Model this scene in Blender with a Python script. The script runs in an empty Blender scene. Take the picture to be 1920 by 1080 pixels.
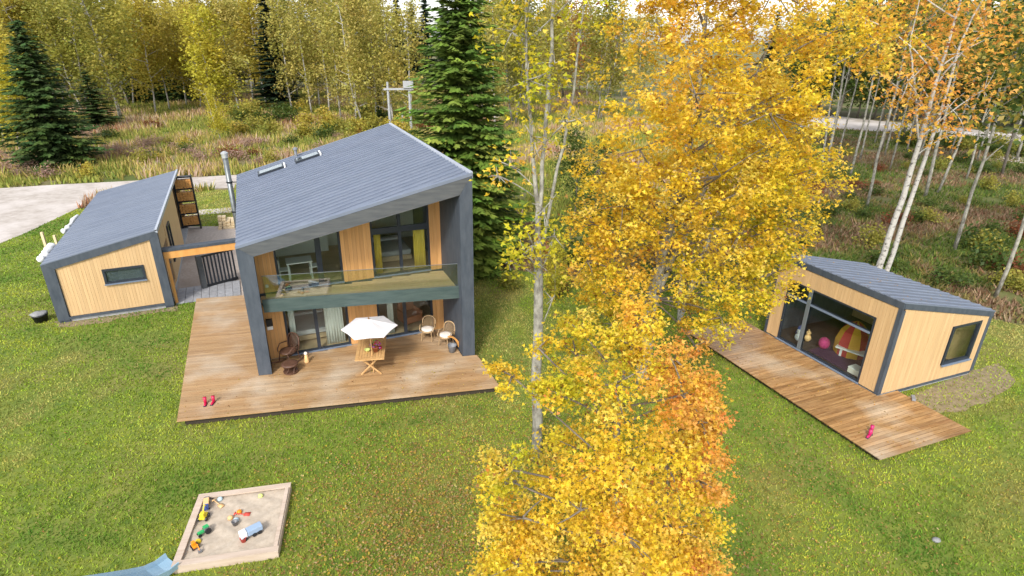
import bpy, math, random
import numpy as np
from mathutils import Vector, Matrix

# ------------------------------------------------------------------ camera, world, sun, exposure
S = bpy.context.scene
COL = S.collection
CAM = np.array([5.148, -20.008, 11.568])
ROT = np.array([[0.97843816, -0.20624582, 0.01101949],
                [0.07175197, 0.389455, 0.9182464],
                [0.19367608, 0.89765665, -0.39585618]])      # rows: right, up, forward
FOC = 1100.0                                                 # focal length in pixels of a 1920 wide picture
cam = bpy.data.cameras.new('camera'); cam.sensor_width = 36.0; cam.lens = 36.0 * FOC / 1920.0
cam.clip_start = 0.1; cam.clip_end = 3000
camo = bpy.data.objects.new('camera', cam); COL.objects.link(camo)
camo.matrix_world = Matrix([[ROT[0][i], ROT[1][i], -ROT[2][i], CAM[i]] for i in range(3)] + [[0, 0, 0, 1]])
S.camera = camo

SUN_EL, SUN_AZ = math.radians(42), math.radians(205)         # azimuth clockwise from +y (the sun stands behind the camera, a little left)
W = bpy.data.worlds.new('World'); S.world = W; W.use_nodes = True
nt = W.node_tree; nt.nodes.clear()
sky = nt.nodes.new('ShaderNodeTexSky'); sky.sky_type = 'NISHITA'; sky.sun_disc = False
sky.sun_elevation = SUN_EL; sky.sun_rotation = SUN_AZ; sky.air_density = 1.0; sky.dust_density = 1.5; sky.ozone_density = 1.0
hsv = nt.nodes.new('ShaderNodeHueSaturation'); hsv.inputs['Saturation'].default_value = 0.30
bg = nt.nodes.new('ShaderNodeBackground'); bg.inputs['Strength'].default_value = 0.15
wo = nt.nodes.new('ShaderNodeOutputWorld')
nt.links.new(sky.outputs[0], hsv.inputs['Color']); nt.links.new(hsv.outputs[0], bg.inputs['Color']); nt.links.new(bg.outputs[0], wo.inputs['Surface'])
sl = bpy.data.lights.new('sun', 'SUN'); sl.energy = 1.5; sl.angle = math.radians(10); sl.color = (1.0, 0.95, 0.87)
so = bpy.data.objects.new('sun', sl); COL.objects.link(so)
sd = Vector((math.sin(SUN_AZ) * math.cos(SUN_EL), math.cos(SUN_AZ) * math.cos(SUN_EL), math.sin(SUN_EL)))
so.rotation_euler = sd.to_track_quat('Z', 'Y').to_euler(); so.location = sd * 60
S.view_settings.view_transform = 'Standard'; S.view_settings.look = 'None'; S.view_settings.gamma = 1.0
S.view_settings.use_curve_mapping = False
S.view_settings.exposure = 1.13
S.cycles.max_bounces = 8; S.cycles.transparent_max_bounces = 12

RNG = np.random.default_rng(7); random.seed(7)
GZ = -0.30                                                   # lawn level; the decks are at z = 0

def spot(px, py, z=GZ):
    """Where the line of sight through a point of the photograph meets the level z (survey of the site)."""
    d = ROT.T @ np.array([(px - 960) / FOC, -(py - 540) / FOC, 1.0])
    return CAM + d * (z - CAM[2]) / d[2]

# ------------------------------------------------------------------ helpers
def tag(o, label=None, cat=None, group=None, kind=None):
    if label: o['label'] = label
    if cat: o['category'] = cat
    if group: o['group'] = group
    if kind: o['kind'] = kind
    return o

def thing(name, label, cat, loc=(0, 0, 0), rz=0.0, group=None):
    o = bpy.data.objects.new(name, None); COL.objects.link(o); o.empty_display_size = 0.2
    o.location = loc; o.rotation_euler = (0, 0, rz)
    return tag(o, label, cat, group)

class MB:
    """collects boxes, tubes and polygons; build() links them as ONE mesh object"""
    def __init__(s): s.v = []; s.f = []
    def add(s, vs, fs):
        n = len(s.v); s.v += [tuple(map(float, p)) for p in vs]; s.f += [tuple(i + n for i in f) for f in fs]; return s
    def hexa(s, p): return s.add(p, [(3, 2, 1, 0), (4, 5, 6, 7), (0, 1, 5, 4), (1, 2, 6, 5), (2, 3, 7, 6), (3, 0, 4, 7)])
    def box(s, a0, a1, b0, b1, z0, z1, fr=None):
        p = [(a0, b0, z0), (a1, b0, z0), (a1, b1, z0), (a0, b1, z0), (a0, b0, z1), (a1, b0, z1), (a1, b1, z1), (a0, b1, z1)]
        return s.hexa([fr(*q) for q in p] if fr else p)
    def prism(s, poly, lo, hi):
        """poly: xy points counter-clockwise; lo, hi: a height or one height per point"""
        n = len(poly); lo = lo if hasattr(lo, '__len__') else [lo] * n; hi = hi if hasattr(hi, '__len__') else [hi] * n
        vs = [(p[0], p[1], z) for p, z in zip(poly, lo)] + [(p[0], p[1], z) for p, z in zip(poly, hi)]
        return s.add(vs, [tuple(range(n))[::-1], tuple(range(n, 2 * n))] + [(i, (i + 1) % n, n + (i + 1) % n, n + i) for i in range(n)])
    def tube(s, pts, rad, sides=8, cap=True):
        v, f = tube_geo(pts, rad, sides, cap); return s.add(v, f)
    def lathe(s, prof, n=20, c=(0, 0, 0)):
        vs = []; fs = []
        for r, z in prof:
            for k in range(n):
                a = 2 * math.pi * k / n; vs.append((c[0] + r * math.cos(a), c[1] + r * math.sin(a), c[2] + z))
        for i in range(len(prof) - 1):
            for k in range(n):
                fs.append((i * n + k, i * n + (k + 1) % n, (i + 1) * n + (k + 1) % n, (i + 1) * n + k))
        fs.append(tuple(range(n))[::-1]); fs.append(tuple((len(prof) - 1) * n + k for k in range(n)))
        return s.add(vs, fs)
    def ball(s, c, r, n=10, m=6):
        r = r if hasattr(r, '__len__') else (r, r, r); vs = []; fs = []
        for i in range(m + 1):
            t = math.pi * i / m
            for k in range(n):
                a = 2 * math.pi * k / n
                vs.append((c[0] + r[0] * math.sin(t) * math.cos(a), c[1] + r[1] * math.sin(t) * math.sin(a), c[2] + r[2] * math.cos(t)))
        for i in range(m):
            for k in range(n):
                fs.append((i * n + k, (i + 1) * n + k, (i + 1) * n + (k + 1) % n, i * n + (k + 1) % n))
        return s.add(vs, fs)
    def mesh(s, name, mat, smooth=False):
        me = bpy.data.meshes.new(name); me.from_pydata(s.v, [], s.f)
        if mat: me.materials.append(mat)
        if smooth: me.polygons.foreach_set('use_smooth', [True] * len(me.polygons))
        me.update(); return me
    def build(s, name, mat, parent=None, smooth=False, bevel=0):
        o = bpy.data.objects.new(name, s.mesh(name, mat, smooth)); COL.objects.link(o); o.parent = parent
        if bevel:
            m = o.modifiers.new('bevel', 'BEVEL'); m.width = bevel; m.segments = 2; m.limit_method = 'ANGLE'
        return o

def tube_geo(pts, rad, sides=8, cap=True):
    P = np.array(pts, float); n = len(P); vs = []; fs = []
    T = np.gradient(P, axis=0); T /= np.linalg.norm(T, axis=1)[:, None] + 1e-9
    ref = np.array([0.31, 0.11, 0.95]) if abs(T[0][2]) < 0.8 else np.array([0.95, 0.2, 0.1])
    for i in range(n):
        x = np.cross(T[i], ref); x /= np.linalg.norm(x) + 1e-9; y = np.cross(T[i], x)
        r = rad[i] if hasattr(rad, '__len__') else rad
        for k in range(sides):
            a = 2 * math.pi * k / sides; vs.append(tuple(P[i] + r * (math.cos(a) * x + math.sin(a) * y)))
    for i in range(n - 1):
        for k in range(sides):
            fs.append((i * sides + k, i * sides + (k + 1) % sides, (i + 1) * sides + (k + 1) % sides, (i + 1) * sides + k))
    if cap:
        fs.append(tuple(range(sides))[::-1]); fs.append(tuple((n - 1) * sides + k for k in range(sides)))
    return vs, fs

UNIT = {}
def piece(name, mat, parent, c, size, rz=0.0, ry=0.0, label=None):
    """one board, plank, tile ...: a box of the given size; boxes of one material share their mesh"""
    me = UNIT.get(mat.name)
    if me is None:
        b = MB(); e = 0.5; b.box(-e, e, -e, e, -e, e); me = UNIT[mat.name] = b.mesh('board', mat)
    o = bpy.data.objects.new(name, me); COL.objects.link(o); o.parent = parent
    o.location = c; o.rotation_euler = (0, ry, rz); o.scale = size
    if label: o['label'] = label
    return o

def frame_at(o, ang):
    c, s = math.cos(ang), math.sin(ang)
    return lambda a, b, z=0.0: (o[0] + a * c - b * s, o[1] + a * s + b * c, o[2] + z)

def copy_tree(o, parent=None):
    c = o.copy(); COL.objects.link(c); c.parent = parent
    for ch in o.children: copy_tree(ch, c)
    return c

def np_mesh(name, verts, k, mat, tint=None, attr='tint'):
    """a mesh of n separate faces with k corners each, from an (n*k,3) array"""
    nv = len(verts); nf = nv // k
    me = bpy.data.meshes.new(name); me.vertices.add(nv); me.vertices.foreach_set('co', np.ascontiguousarray(verts, np.float32).ravel())
    me.loops.add(nv); me.loops.foreach_set('vertex_index', np.arange(nv, dtype=np.int32))
    me.polygons.add(nf); me.polygons.foreach_set('loop_start', np.arange(0, nv, k, dtype=np.int32))
    if tint is not None:
        at = me.attributes.new(attr, 'FLOAT_COLOR', 'POINT')
        c = np.ones((nv, 4), np.float32); c[:, :3] = tint if len(tint) == nv else np.repeat(tint, nv // len(tint), axis=0)
        at.data.foreach_set('color', c.ravel())
    me.materials.append(mat); me.update(calc_edges=True); me.validate()
    return me

def link(name, me, parent=None):
    o = bpy.data.objects.new(name, me); COL.objects.link(o); o.parent = parent; return o

# ------------------------------------------------------------------ materials
def srgb(*c):
    return tuple((x / 255 / 12.92 if x / 255 < 0.04045 else ((x / 255 + 0.055) / 1.055) ** 2.4) for x in c) + (1.0,)

def pmat(name, c1, c2=None, scale=(4, 4, 4), rough=0.6, bump=0.0, var=0.0, spec=0.4, rot=0.0, detail=6, wet=None, ramp=(0.3, 0.7), metal=0.0, c3=None, big=None):
    """principled material: two colours mixed by a stretched noise, an optional third colour in large patches, per object variation, bump"""
    m = bpy.data.materials.new(name); m.use_nodes = True; t = m.node_tree; N = t.nodes; L = t.links; N.clear()
    out = N.new('ShaderNodeOutputMaterial'); p = N.new('ShaderNodeBsdfPrincipled'); L.new(p.outputs[0], out.inputs[0])
    p.inputs['Roughness'].default_value = rough; p.inputs['Specular IOR Level'].default_value = spec; p.inputs['Metallic'].default_value = metal
    c2 = c2 or c1
    g = N.new('ShaderNodeNewGeometry'); mp = N.new('ShaderNodeMapping'); mp.inputs['Scale'].default_value = scale
    src = g.outputs['Position']
    if rot:
        rm = N.new('ShaderNodeMapping'); rm.inputs['Rotation'].default_value = (0, 0, -rot); L.new(src, rm.inputs[0]); src = rm.outputs[0]
    if var:
        oi = N.new('ShaderNodeObjectInfo'); ad = N.new('ShaderNodeVectorMath'); ad.operation = 'MULTIPLY_ADD'
        cb = N.new('ShaderNodeCombineXYZ'); L.new(oi.outputs['Random'], cb.inputs[0]); L.new(oi.outputs['Random'], cb.inputs[1]); L.new(oi.outputs['Random'], cb.inputs[2])
        ad.inputs[1].default_value = (37, 23, 11); L.new(cb.outputs[0], ad.inputs[0]); L.new(src, ad.inputs[2]); src = ad.outputs[0]
    L.new(src, mp.inputs[0])
    nz = N.new('ShaderNodeTexNoise'); nz.inputs['Scale'].default_value = 1.0; nz.inputs['Detail'].default_value = detail; nz.inputs['Roughness'].default_value = 0.62
    L.new(mp.outputs[0], nz.inputs['Vector'])
    cr = N.new('ShaderNodeValToRGB'); cr.color_ramp.elements[0].position = ramp[0]; cr.color_ramp.elements[1].position = ramp[1]
    cr.color_ramp.elements[0].color = c1 if len(c1) == 4 else (*c1, 1); cr.color_ramp.elements[1].color = c2 if len(c2) == 4 else (*c2, 1)
    L.new(nz.outputs[0], cr.inputs[0]); col = cr.outputs[0]
    if c3 is not None:
        n3 = N.new('ShaderNodeTexNoise'); n3.inputs['Scale'].default_value = big[0]; n3.inputs['Detail'].default_value = 5
        L.new(g.outputs['Position'], n3.inputs['Vector'])
        r3 = N.new('ShaderNodeMapRange'); r3.inputs['From Min'].default_value = big[1]; r3.inputs['From Max'].default_value = big[2]; L.new(n3.outputs[0], r3.inputs[0])
        mx = N.new('ShaderNodeMix'); mx.data_type = 'RGBA'; L.new(r3.outputs[0], mx.inputs[0]); L.new(col, mx.inputs[6]); mx.inputs[7].default_value = c3 if len(c3) == 4 else (*c3, 1); col = mx.outputs[2]
    if var:
        hv = N.new('ShaderNodeHueSaturation'); mr = N.new('ShaderNodeMapRange'); mr.inputs['To Min'].default_value = 1 - var; mr.inputs['To Max'].default_value = 1 + var
        L.new(oi.outputs['Random'], mr.inputs[0]); L.new(mr.outputs[0], hv.inputs['Value']); L.new(col, hv.inputs['Color']); col = hv.outputs[0]
    L.new(col, p.inputs['Base Color'])
    if wet:
        n2 = N.new('ShaderNodeTexNoise'); n2.inputs['Scale'].default_value = wet[0]; n2.inputs['Detail'].default_value = 3; L.new(g.outputs['Position'], n2.inputs['Vector'])
        r2 = N.new('ShaderNodeMapRange'); r2.inputs['From Min'].default_value = 0.42; r2.inputs['From Max'].default_value = 0.62
        r2.inputs['To Min'].default_value = rough; r2.inputs['To Max'].default_value = wet[1]; L.new(n2.outputs[0], r2.inputs[0]); L.new(r2.outputs[0], p.inputs['Roughness'])
    if bump:
        b = N.new('ShaderNodeBump'); b.inputs['Strength'].default_value = bump; b.inputs['Distance'].default_value = 0.02; L.new(nz.outputs[0], b.inputs['Height']); L.new(b.outputs[0], p.inputs['Normal'])
    return m

def leafmat(name, attr='tint', trans=0.35, rough=0.5, ramp=None):
    m = bpy.data.materials.new(name); m.use_nodes = True; t = m.node_tree; N = t.nodes; L = t.links; N.clear()
    out = N.new('ShaderNodeOutputMaterial'); p = N.new('ShaderNodeBsdfPrincipled'); p.inputs['Roughness'].default_value = rough; p.inputs['Specular IOR Level'].default_value = 0.25
    tr = N.new('ShaderNodeBsdfTranslucent'); mx = N.new('ShaderNodeMixShader'); mx.inputs[0].default_value = trans
    if ramp:
        oi = N.new('ShaderNodeObjectInfo'); cr = N.new('ShaderNodeValToRGB'); L.new(oi.outputs['Random'], cr.inputs[0]); el = cr.color_ramp.elements
        el[0].color = (*ramp[0], 1); el[1].color = (*ramp[-1], 1)
        for i, c in enumerate(ramp[1:-1]):
            e = el.new((i + 1) / (len(ramp) - 1)); e.color = (*c, 1)
        c = cr.outputs[0]
    else:
        a = N.new('ShaderNodeAttribute'); a.attribute_name = attr; c = a.outputs['Color']
    L.new(c, p.inputs['Base Color']); L.new(c, tr.inputs['Color']); L.new(p.outputs[0], mx.inputs[1]); L.new(tr.outputs[0], mx.inputs[2]); L.new(mx.outputs[0], out.inputs[0])
    return m

def glassmat(name, tint=(0.93, 0.97, 0.95), refl=0.9):
    m = bpy.data.materials.new(name); m.use_nodes = True; t = m.node_tree; N = t.nodes; L = t.links; N.clear()
    out = N.new('ShaderNodeOutputMaterial'); tr = N.new('ShaderNodeBsdfTransparent'); tr.inputs[0].default_value = (*tint, 1)
    gl = N.new('ShaderNodeBsdfGlossy'); gl.inputs['Roughness'].default_value = 0.02
    fr = N.new('ShaderNodeLayerWeight'); fr.inputs[0].default_value = 0.5          # 1 - |cos|, the same from both sides of the pane
    pw = N.new('ShaderNodeMath'); pw.operation = 'POWER'; pw.inputs[1].default_value = 4.0; L.new(fr.outputs['Facing'], pw.inputs[0])
    mu = N.new('ShaderNodeMath'); mu.operation = 'MULTIPLY_ADD'; mu.inputs[1].default_value = 0.8; mu.inputs[2].default_value = 0.045 * refl; mu.use_clamp = True; L.new(pw.outputs[0], mu.inputs[0])
    mx = N.new('ShaderNodeMixShader'); L.new(mu.outputs[0], mx.inputs[0]); L.new(tr.outputs[0], mx.inputs[1]); L.new(gl.outputs[0], mx.inputs[2]); L.new(mx.outputs[0], out.inputs[0])
    return m

TH = math.atan(0.198)                                        # the buildings stand turned by this angle
M = {}
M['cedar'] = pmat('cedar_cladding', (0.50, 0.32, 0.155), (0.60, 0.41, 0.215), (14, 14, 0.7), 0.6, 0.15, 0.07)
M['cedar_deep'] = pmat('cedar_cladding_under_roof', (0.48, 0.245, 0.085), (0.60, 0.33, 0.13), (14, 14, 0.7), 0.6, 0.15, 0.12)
M['dark'] = pmat('dark_painted_boards', (0.040, 0.052, 0.070), (0.075, 0.088, 0.108), (6, 6, 1.5), 0.6, 0.1)
M['fascia'] = pmat('lighter_grey_boards', (0.058, 0.064, 0.072), (0.098, 0.103, 0.106), (1.2, 6, 9), 0.6, 0.12)  # lighter and greyer than the dark boards
M['teal'] = pmat('green_stained_boards', (0.035, 0.060, 0.060), (0.075, 0.105, 0.098), (1.2, 6, 9), 0.5, 0.12)
M['roof'] = pmat('grey_sheet_metal', (0.125, 0.150, 0.205), (0.155, 0.18, 0.235), (1.1, 1.1, 1.1), 0.45, 0.0, 0.06, spec=0.5, ramp=(.35, .65))
M['flashing'] = pmat('pale_sheet_flashing', (0.34, 0.37, 0.43), (0.40, 0.43, 0.49), (2, 2, 2), 0.4)
M['frame'] = pmat('window_frame_grey', (0.020, 0.026, 0.036), (0.03, 0.037, 0.05), (3, 3, 3), 0.4)
M['steelgrey'] = pmat('grey_mullion', (0.13, 0.15, 0.16), None, (3, 3, 3), 0.4)
M['sill'] = pmat('sheet_sill', (0.16, 0.20, 0.27), None, (3, 3, 3), 0.3)
M['glass'] = glassmat('window_glass'); M['rail_glass'] = glassmat('balustrade_glass', (0.90, 0.95, 0.92), 3.8)
M['deck'] = pmat('wet_larch_planks', (0.29, 0.16, 0.068), (0.42, 0.27, 0.135), (0.7, 7, 6), 0.62, 0.3, 0.13, wet=(0.8, 0.28), c3=(0.47, 0.375, 0.27), big=(0.5, 0.48, 0.72), ramp=(.25, .7))
M['deck2'] = pmat('wet_larch_planks_cabin', (0.19, 0.09, 0.03), (0.40, 0.235, 0.10), (0.8, 8, 6), 0.55, 0.3, 0.20, wet=(0.7, 0.22), rot=TH - 0.02, c3=(0.46, 0.36, 0.25), big=(0.45, 0.52, 0.72), ramp=(.3, .62))
M['joist'] = pmat('deck_joist', (0.035, 0.026, 0.02), (0.06, 0.045, 0.03), (1, 8, 8), 0.8)  # colour darkened to read as the shadow below the plank edge
M['concrete'] = pmat('plinth_concrete', (0.30, 0.31, 0.32), (0.40, 0.41, 0.42), (4, 4, 4), 0.85, 0.1)
M['white_wall'] = pmat('interior_plaster', (0.78, 0.76, 0.72), None, (2, 2, 2), 0.9)
M['floorwood'] = pmat('interior_floor', (0.42, 0.30, 0.18), (0.54, 0.40, 0.26), (1, 9, 3), 0.4)
M['balcony'] = pmat('balcony_boards', (0.44, 0.31, 0.16), (0.56, 0.43, 0.26), (0.9, 12, 6), 0.55, 0.15, 0.08)
M['white_cloth'] = pmat('white_fabric', (0.62, 0.60, 0.61), (0.68, 0.66, 0.67), (6, 6, 6), 0.9)
M['white_curtain'] = pmat('white_curtain_cloth', (0.62, 0.63, 0.60), (0.74, 0.75, 0.72), (16, 16, 0.3), 0.9, 0.4)
M['yellow_cloth'] = pmat('yellow_curtain_cloth', (0.60, 0.42, 0.05), (0.76, 0.58, 0.12), (16, 16, 0.3), 0.9, 0.4)
M['white_paint'] = pmat('white_paint', (0.78, 0.78, 0.77), None, (3, 3, 3), 0.5)
M['dark_furn'] = pmat('dark_furniture', (0.035, 0.03, 0.03), (0.06, 0.05, 0.05), (3, 3, 3), 0.6)
M['grey_cloth'] = pmat('grey_sofa_cloth', (0.30, 0.30, 0.31), (0.38, 0.38, 0.39), (9, 9, 9), 0.9)
M['pine'] = pmat('oiled_garden_wood', (0.46, 0.26, 0.10), (0.60, 0.38, 0.17), (5, 5, 5), 0.5, 0.1, 0.08)
M['pale_wood'] = pmat('fresh_sawn_wood', (0.62, 0.48, 0.28), (0.72, 0.58, 0.38), (5, 5, 2), 0.7)
M['orange_wood'] = pmat('orange_oiled_wood', (0.58, 0.27, 0.07), (0.70, 0.36, 0.11), (5, 5, 1), 0.6)
M['rattan'] = pmat('honey_rattan', (0.34, 0.22, 0.11), (0.48, 0.34, 0.19), (14, 14, 14), 0.55)
M['dark_rattan'] = pmat('dark_brown_rattan', (0.065, 0.032, 0.022), (0.13, 0.065, 0.04), (14, 14, 14), 0.5)
M['cushion'] = pmat('cream_cushion', (0.70, 0.64, 0.56), (0.78, 0.72, 0.66), (6, 6, 6), 0.9)
M['black'] = pmat('black_plastic', (0.016, 0.017, 0.02), None, (3, 3, 3), 0.45)
M['bucket'] = pmat('grey_bucket', (0.17, 0.18, 0.20), (0.24, 0.25, 0.27), (4, 4, 4), 0.5)
M['steel'] = pmat('stainless_flue', (0.13, 0.145, 0.15), (0.20, 0.215, 0.22), (2, 2, 6), 0.4, metal=0.6)
M['steel_cap'] = pmat('bright_cowl', (0.55, 0.56, 0.57), None, (2, 2, 6), 0.35, metal=0.6)
M['sand'] = pmat('sandpit_sand', (0.40, 0.33, 0.255), (0.50, 0.425, 0.34), (9, 9, 9), 0.95, 0.6)
M['sandwood'] = pmat('weathered_sandpit_boards', (0.44, 0.34, 0.26), (0.56, 0.46, 0.38), (1.2, 10, 10), 0.75, 0.2, 0.07)
M['slide'] = pmat('pale_blue_plastic', (0.22, 0.36, 0.48), (0.32, 0.45, 0.55), (1.5, 1.5, 1.5), 0.4)
def plain(n, c, r=0.45): M[n] = pmat(n, c, None, (3, 3, 3), r)
plain('toy_yellow', (0.72, 0.55, 0.03)); plain('toy_green', (0.03, 0.34, 0.10)); plain('toy_orange', (0.78, 0.26, 0.01)); plain('toy_red', (0.62, 0.07, 0.05))
plain('toy_blue', (0.06, 0.10, 0.32)); plain('toy_white', (0.75, 0.76, 0.78)); plain('toy_grey', (0.18, 0.18, 0.19)); plain('toy_pale', (0.45, 0.60, 0.68)); plain('toy_peach', (0.76, 0.48, 0.22)); plain('toy_lime', (0.60, 0.66, 0.22)); plain('toy_light_blue', (0.28, 0.38, 0.52))
plain('magenta', (0.46, 0.012, 0.11), 0.35); plain('crimson', (0.50, 0.01, 0.06), 0.35); plain('plum', (0.05, 0.02, 0.06), 0.9); plain('tent_red', (0.42, 0.03, 0.03), 0.85); plain('tent_yellow', (0.62, 0.34, 0.03), 0.85)
plain('pink', (0.42, 0.03, 0.15), 0.8); plain('green_cloth', (0.02, 0.20, 0.06), 0.9); plain('petal_purple', (0.36, 0.10, 0.40), 0.7); plain('petal_red', (0.45, 0.03, 0.06), 0.7); plain('plant_green', (0.12, 0.28, 0.03), 0.7); plain('terracotta', (0.35, 0.12, 0.05), 0.7)
plain('bark_wood', (0.22, 0.14, 0.08), 0.9); plain('soil_dark', (0.05, 0.035, 0.025), 0.95)
M['stone'] = pmat('grey_stone', (0.18, 0.18, 0.19), (0.30, 0.30, 0.30), (6, 6, 6), 0.85, 0.4)
M['paver'] = pmat('grey_paving', (0.24, 0.25, 0.27), (0.36, 0.36, 0.38), (5, 5, 5), 0.8, 0.2, 0.12)
M['gravel'] = pmat('gravel_yard', (0.34, 0.285, 0.24), (0.52, 0.45, 0.40), (7, 7, 7), 0.95, 0.6, c3=(0.28, 0.22, 0.18), big=(0.25, 0.45, 0.7))
M['road'] = pmat('gravel_road', (0.34, 0.295, 0.255), (0.50, 0.45, 0.41), (2.2, 2.2, 2.2), 0.95, 0.4, c3=(0.58, 0.53, 0.50), big=(0.14, 0.44, 0.58))
M['soil'] = pmat('bare_soil', (0.15, 0.12, 0.06), (0.30, 0.235, 0.14), (6, 6, 6), 0.95, 0.5)
M['lawn'] = pmat('lawn_turf', (0.085, 0.14, 0.016), (0.20, 0.22, 0.035), (2.2, 2.2, 2.2), 0.95, 0.4, c3=(0.20, 0.17, 0.05), big=(0.22, 0.5, 0.75))
M['ground'] = pmat('forest_floor', (0.11, 0.10, 0.035), (0.24, 0.19, 0.095), (1.3, 1.3, 1.3), 0.95, 0.5, c3=(0.085, 0.11, 0.02), big=(0.10, 0.45, 0.6))
M['birch'] = pmat('birch_bark', (0.08, 0.07, 0.06), (0.44, 0.42, 0.385), (5, 5, 9), 0.8, 0.2, ramp=(0.33, 0.46))
M['aspen'] = pmat('aspen_bark', (0.13, 0.12, 0.10), (0.35, 0.335, 0.285), (6, 6, 4), 0.85, 0.3, ramp=(0.35, 0.6))
M['bark'] = pmat('grey_bark', (0.09, 0.075, 0.06), (0.22, 0.19, 0.155), (6, 6, 2), 0.9, 0.4)
M['leaf'] = leafmat('leaf_tissue', trans=0.48); M['needle'] = leafmat('spruce_needles', trans=0.15, rough=0.85)
M['blade'] = leafmat('grass_blade', trans=0.3, rough=0.7)
M['leaf_yellow'] = leafmat('yellow_leaf', ramp=[(0.62, 0.40, 0.02), (0.72, 0.47, 0.03), (0.55, 0.42, 0.02), (0.74, 0.40, 0.03), (0.40, 0.38, 0.02)])
M['leaf_orange'] = leafmat('orange_leaf', ramp=[(0.70, 0.36, 0.03), (0.72, 0.30, 0.04), (0.66, 0.42, 0.03), (0.70, 0.25, 0.06), (0.50, 0.40, 0.02)])

# ------------------------------------------------------------------ ground, lawn, roads
def sheet(name, poly, z, mat, kind='structure'):
    b = MB(); b.add([(p[0], p[1], z) for p in poly], [tuple(range(len(poly)))])
    o = b.build(name, mat); o['kind'] = kind; return o

b = MB(); b.add([(-900, -120, GZ - 0.012), (900, -120, GZ - 0.012), (900, 1400, GZ - 0.012), (-900, 1400, GZ - 0.012)], [(0, 1, 2, 3)]); b.build('ground', M['ground'])['kind'] = 'structure'
LAWN = [(-70, -60), (80, -60), (70, -12), (40, -4.0), (33.5, -2.2), (31, 0.5), (27.5, 3.2), (22, 4.5), (16, 7.0), (11, 9.5), (8.5, 14), (5, 26), (2, 30.5), (-9, 31.0), (-17, 26.5), (-18.5, 22), (-26, 15), (-70, -6)]
sheet('lawn', LAWN, GZ - 0.006, M['lawn'])
road_px = [(-200, 420), (-200, 352), (0, 353), (110, 346), (210, 341), (330, 334), (440, 328), (640, 322), (900, 318), (900, 330), (640, 338), (440, 352), (345, 356), (250, 362), (195, 372), (150, 388), (100, 412), (50, 436), (0, 456), (-200, 560)]
sheet('road', [spot(*q)[:2] for q in road_px], GZ, M['road'])
yard_px = [(322, 566), (308, 500), (300, 470), (332, 425), (440, 424), (470, 424), (470, 552), (450, 556)]
yard_poly = [spot(*q)[:2] for q in yard_px]
sheet('gravel_yard', yard_poly, GZ + 0.004, M['gravel'])
sheet('path', [spot(*q)[:2] for q in [(345, 405), (345, 396), (440, 388), (520, 384), (520, 392), (440, 398)]], GZ, M['road'])
far_road = [(1500, 220), (1560, 216), (1640, 226), (1760, 236), (1870, 248), (2050, 268), (2050, 282), (1880, 262), (1800, 252), (1720, 248), (1640, 246), (1560, 240), (1500, 238)]
sheet('far_road', [spot(*q)[:2] for q in far_road], GZ, M['road'])
sheet('side_road', [spot(*q)[:2] for q in [(1860, 288), (1920, 284), (2100, 300), (2100, 322), (1920, 306), (1870, 300)]], GZ, M['road'])

def wobble(poly, n=6, amp=0.25, seed=1):
    r = random.Random(seed); out = []
    for i in range(len(poly)):
        a, b2 = poly[i], poly[(i + 1) % len(poly)]
        for k in range(n):
            t = k / n; out.append((a[0] + (b2[0] - a[0]) * t + r.uniform(-amp, amp), a[1] + (b2[1] - a[1]) * t + r.uniform(-amp, amp)))
    return out
soil1 = wobble([spot(*q)[:2] for q in [(100, 604), (330, 571), (334, 581), (200, 603), (105, 616)]], 6, 0.15, 3)
soil2 = wobble([spot(*q)[:2] for q in [(1700, 742), (1740, 770), (1790, 775), (1850, 755), (1905, 715), (1870, 680), (1822, 694)]], 4, 0.08, 4)
sheet('bare_soil', soil1, GZ + 0.002, M['soil']); sheet('bare_soil', soil2, GZ + 0.002, M['soil'])

def inside(poly, x, y):
    poly = np.array([p[:2] for p in poly]); r = np.zeros(len(x), bool); j = len(poly) - 1
    for i in range(len(poly)):
        xi, yi = poly[i]; xj, yj = poly[j]
        r ^= ((yi > y) != (yj > y)) & (x < (xj - xi) * (y - yi) / (yj - yi + 1e-12) + xi); j = i
    return r

# ------------------------------------------------------------------ main house
CT, ST = math.cos(TH), math.sin(TH)
HF = frame_at((0, 0, 0), TH)
zroof = lambda a: 4.98 + 0.2803 * a
AW, BACK, WALLB = 7.848, 11.3, 1.08
front = lambda a: -0.198 * a                                  # the front of the house is cut obliquely (it lies along world x)
house = thing('main_house', 'two-storey timber house with grey mono-pitch metal roof and glazed balcony', 'house')
def wpoly(pts): return [HF(a, b_)[:2] for a, b_ in pts]
for a0, a1 in ((0.02, 0.45), (7.40, AW - 0.02)):
    b = MB(); pts = [(a0, front(a0) + 0.03), (a1, front(a1) + 0.03), (a1, BACK), (a0, BACK)]
    b.prism(wpoly(pts), -0.3, [zroof(a0) - 0.06, zroof(a1) - 0.06, zroof(a1) - 0.06, zroof(a0) - 0.06]); b.build('side_wall', M['dark'], house)
b = MB(); pts = [(0.45, BACK - 0.25), (7.4, BACK - 0.25), (7.4, BACK), (0.45, BACK)]
b.prism(wpoly(pts), -0.3, [zroof(0.45) - 0.45, zroof(7.4) - 0.45, zroof(7.4) - 0.45, zroof(0.45) - 0.45]); b.build('rear_wall', M['dark'], house)
b = MB(); pts = [(0.45, front(0.45) + 0.04), (7.4, front(7.4) + 0.04), (7.4, BACK), (0.45, BACK)]; za = [zroof(p[0]) for p in pts]
b.prism(wpoly(pts), [z - 0.5 for z in za], [z - 0.07 for z in za]); roofslab = b.build('roof', M['dark'], house)
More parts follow.
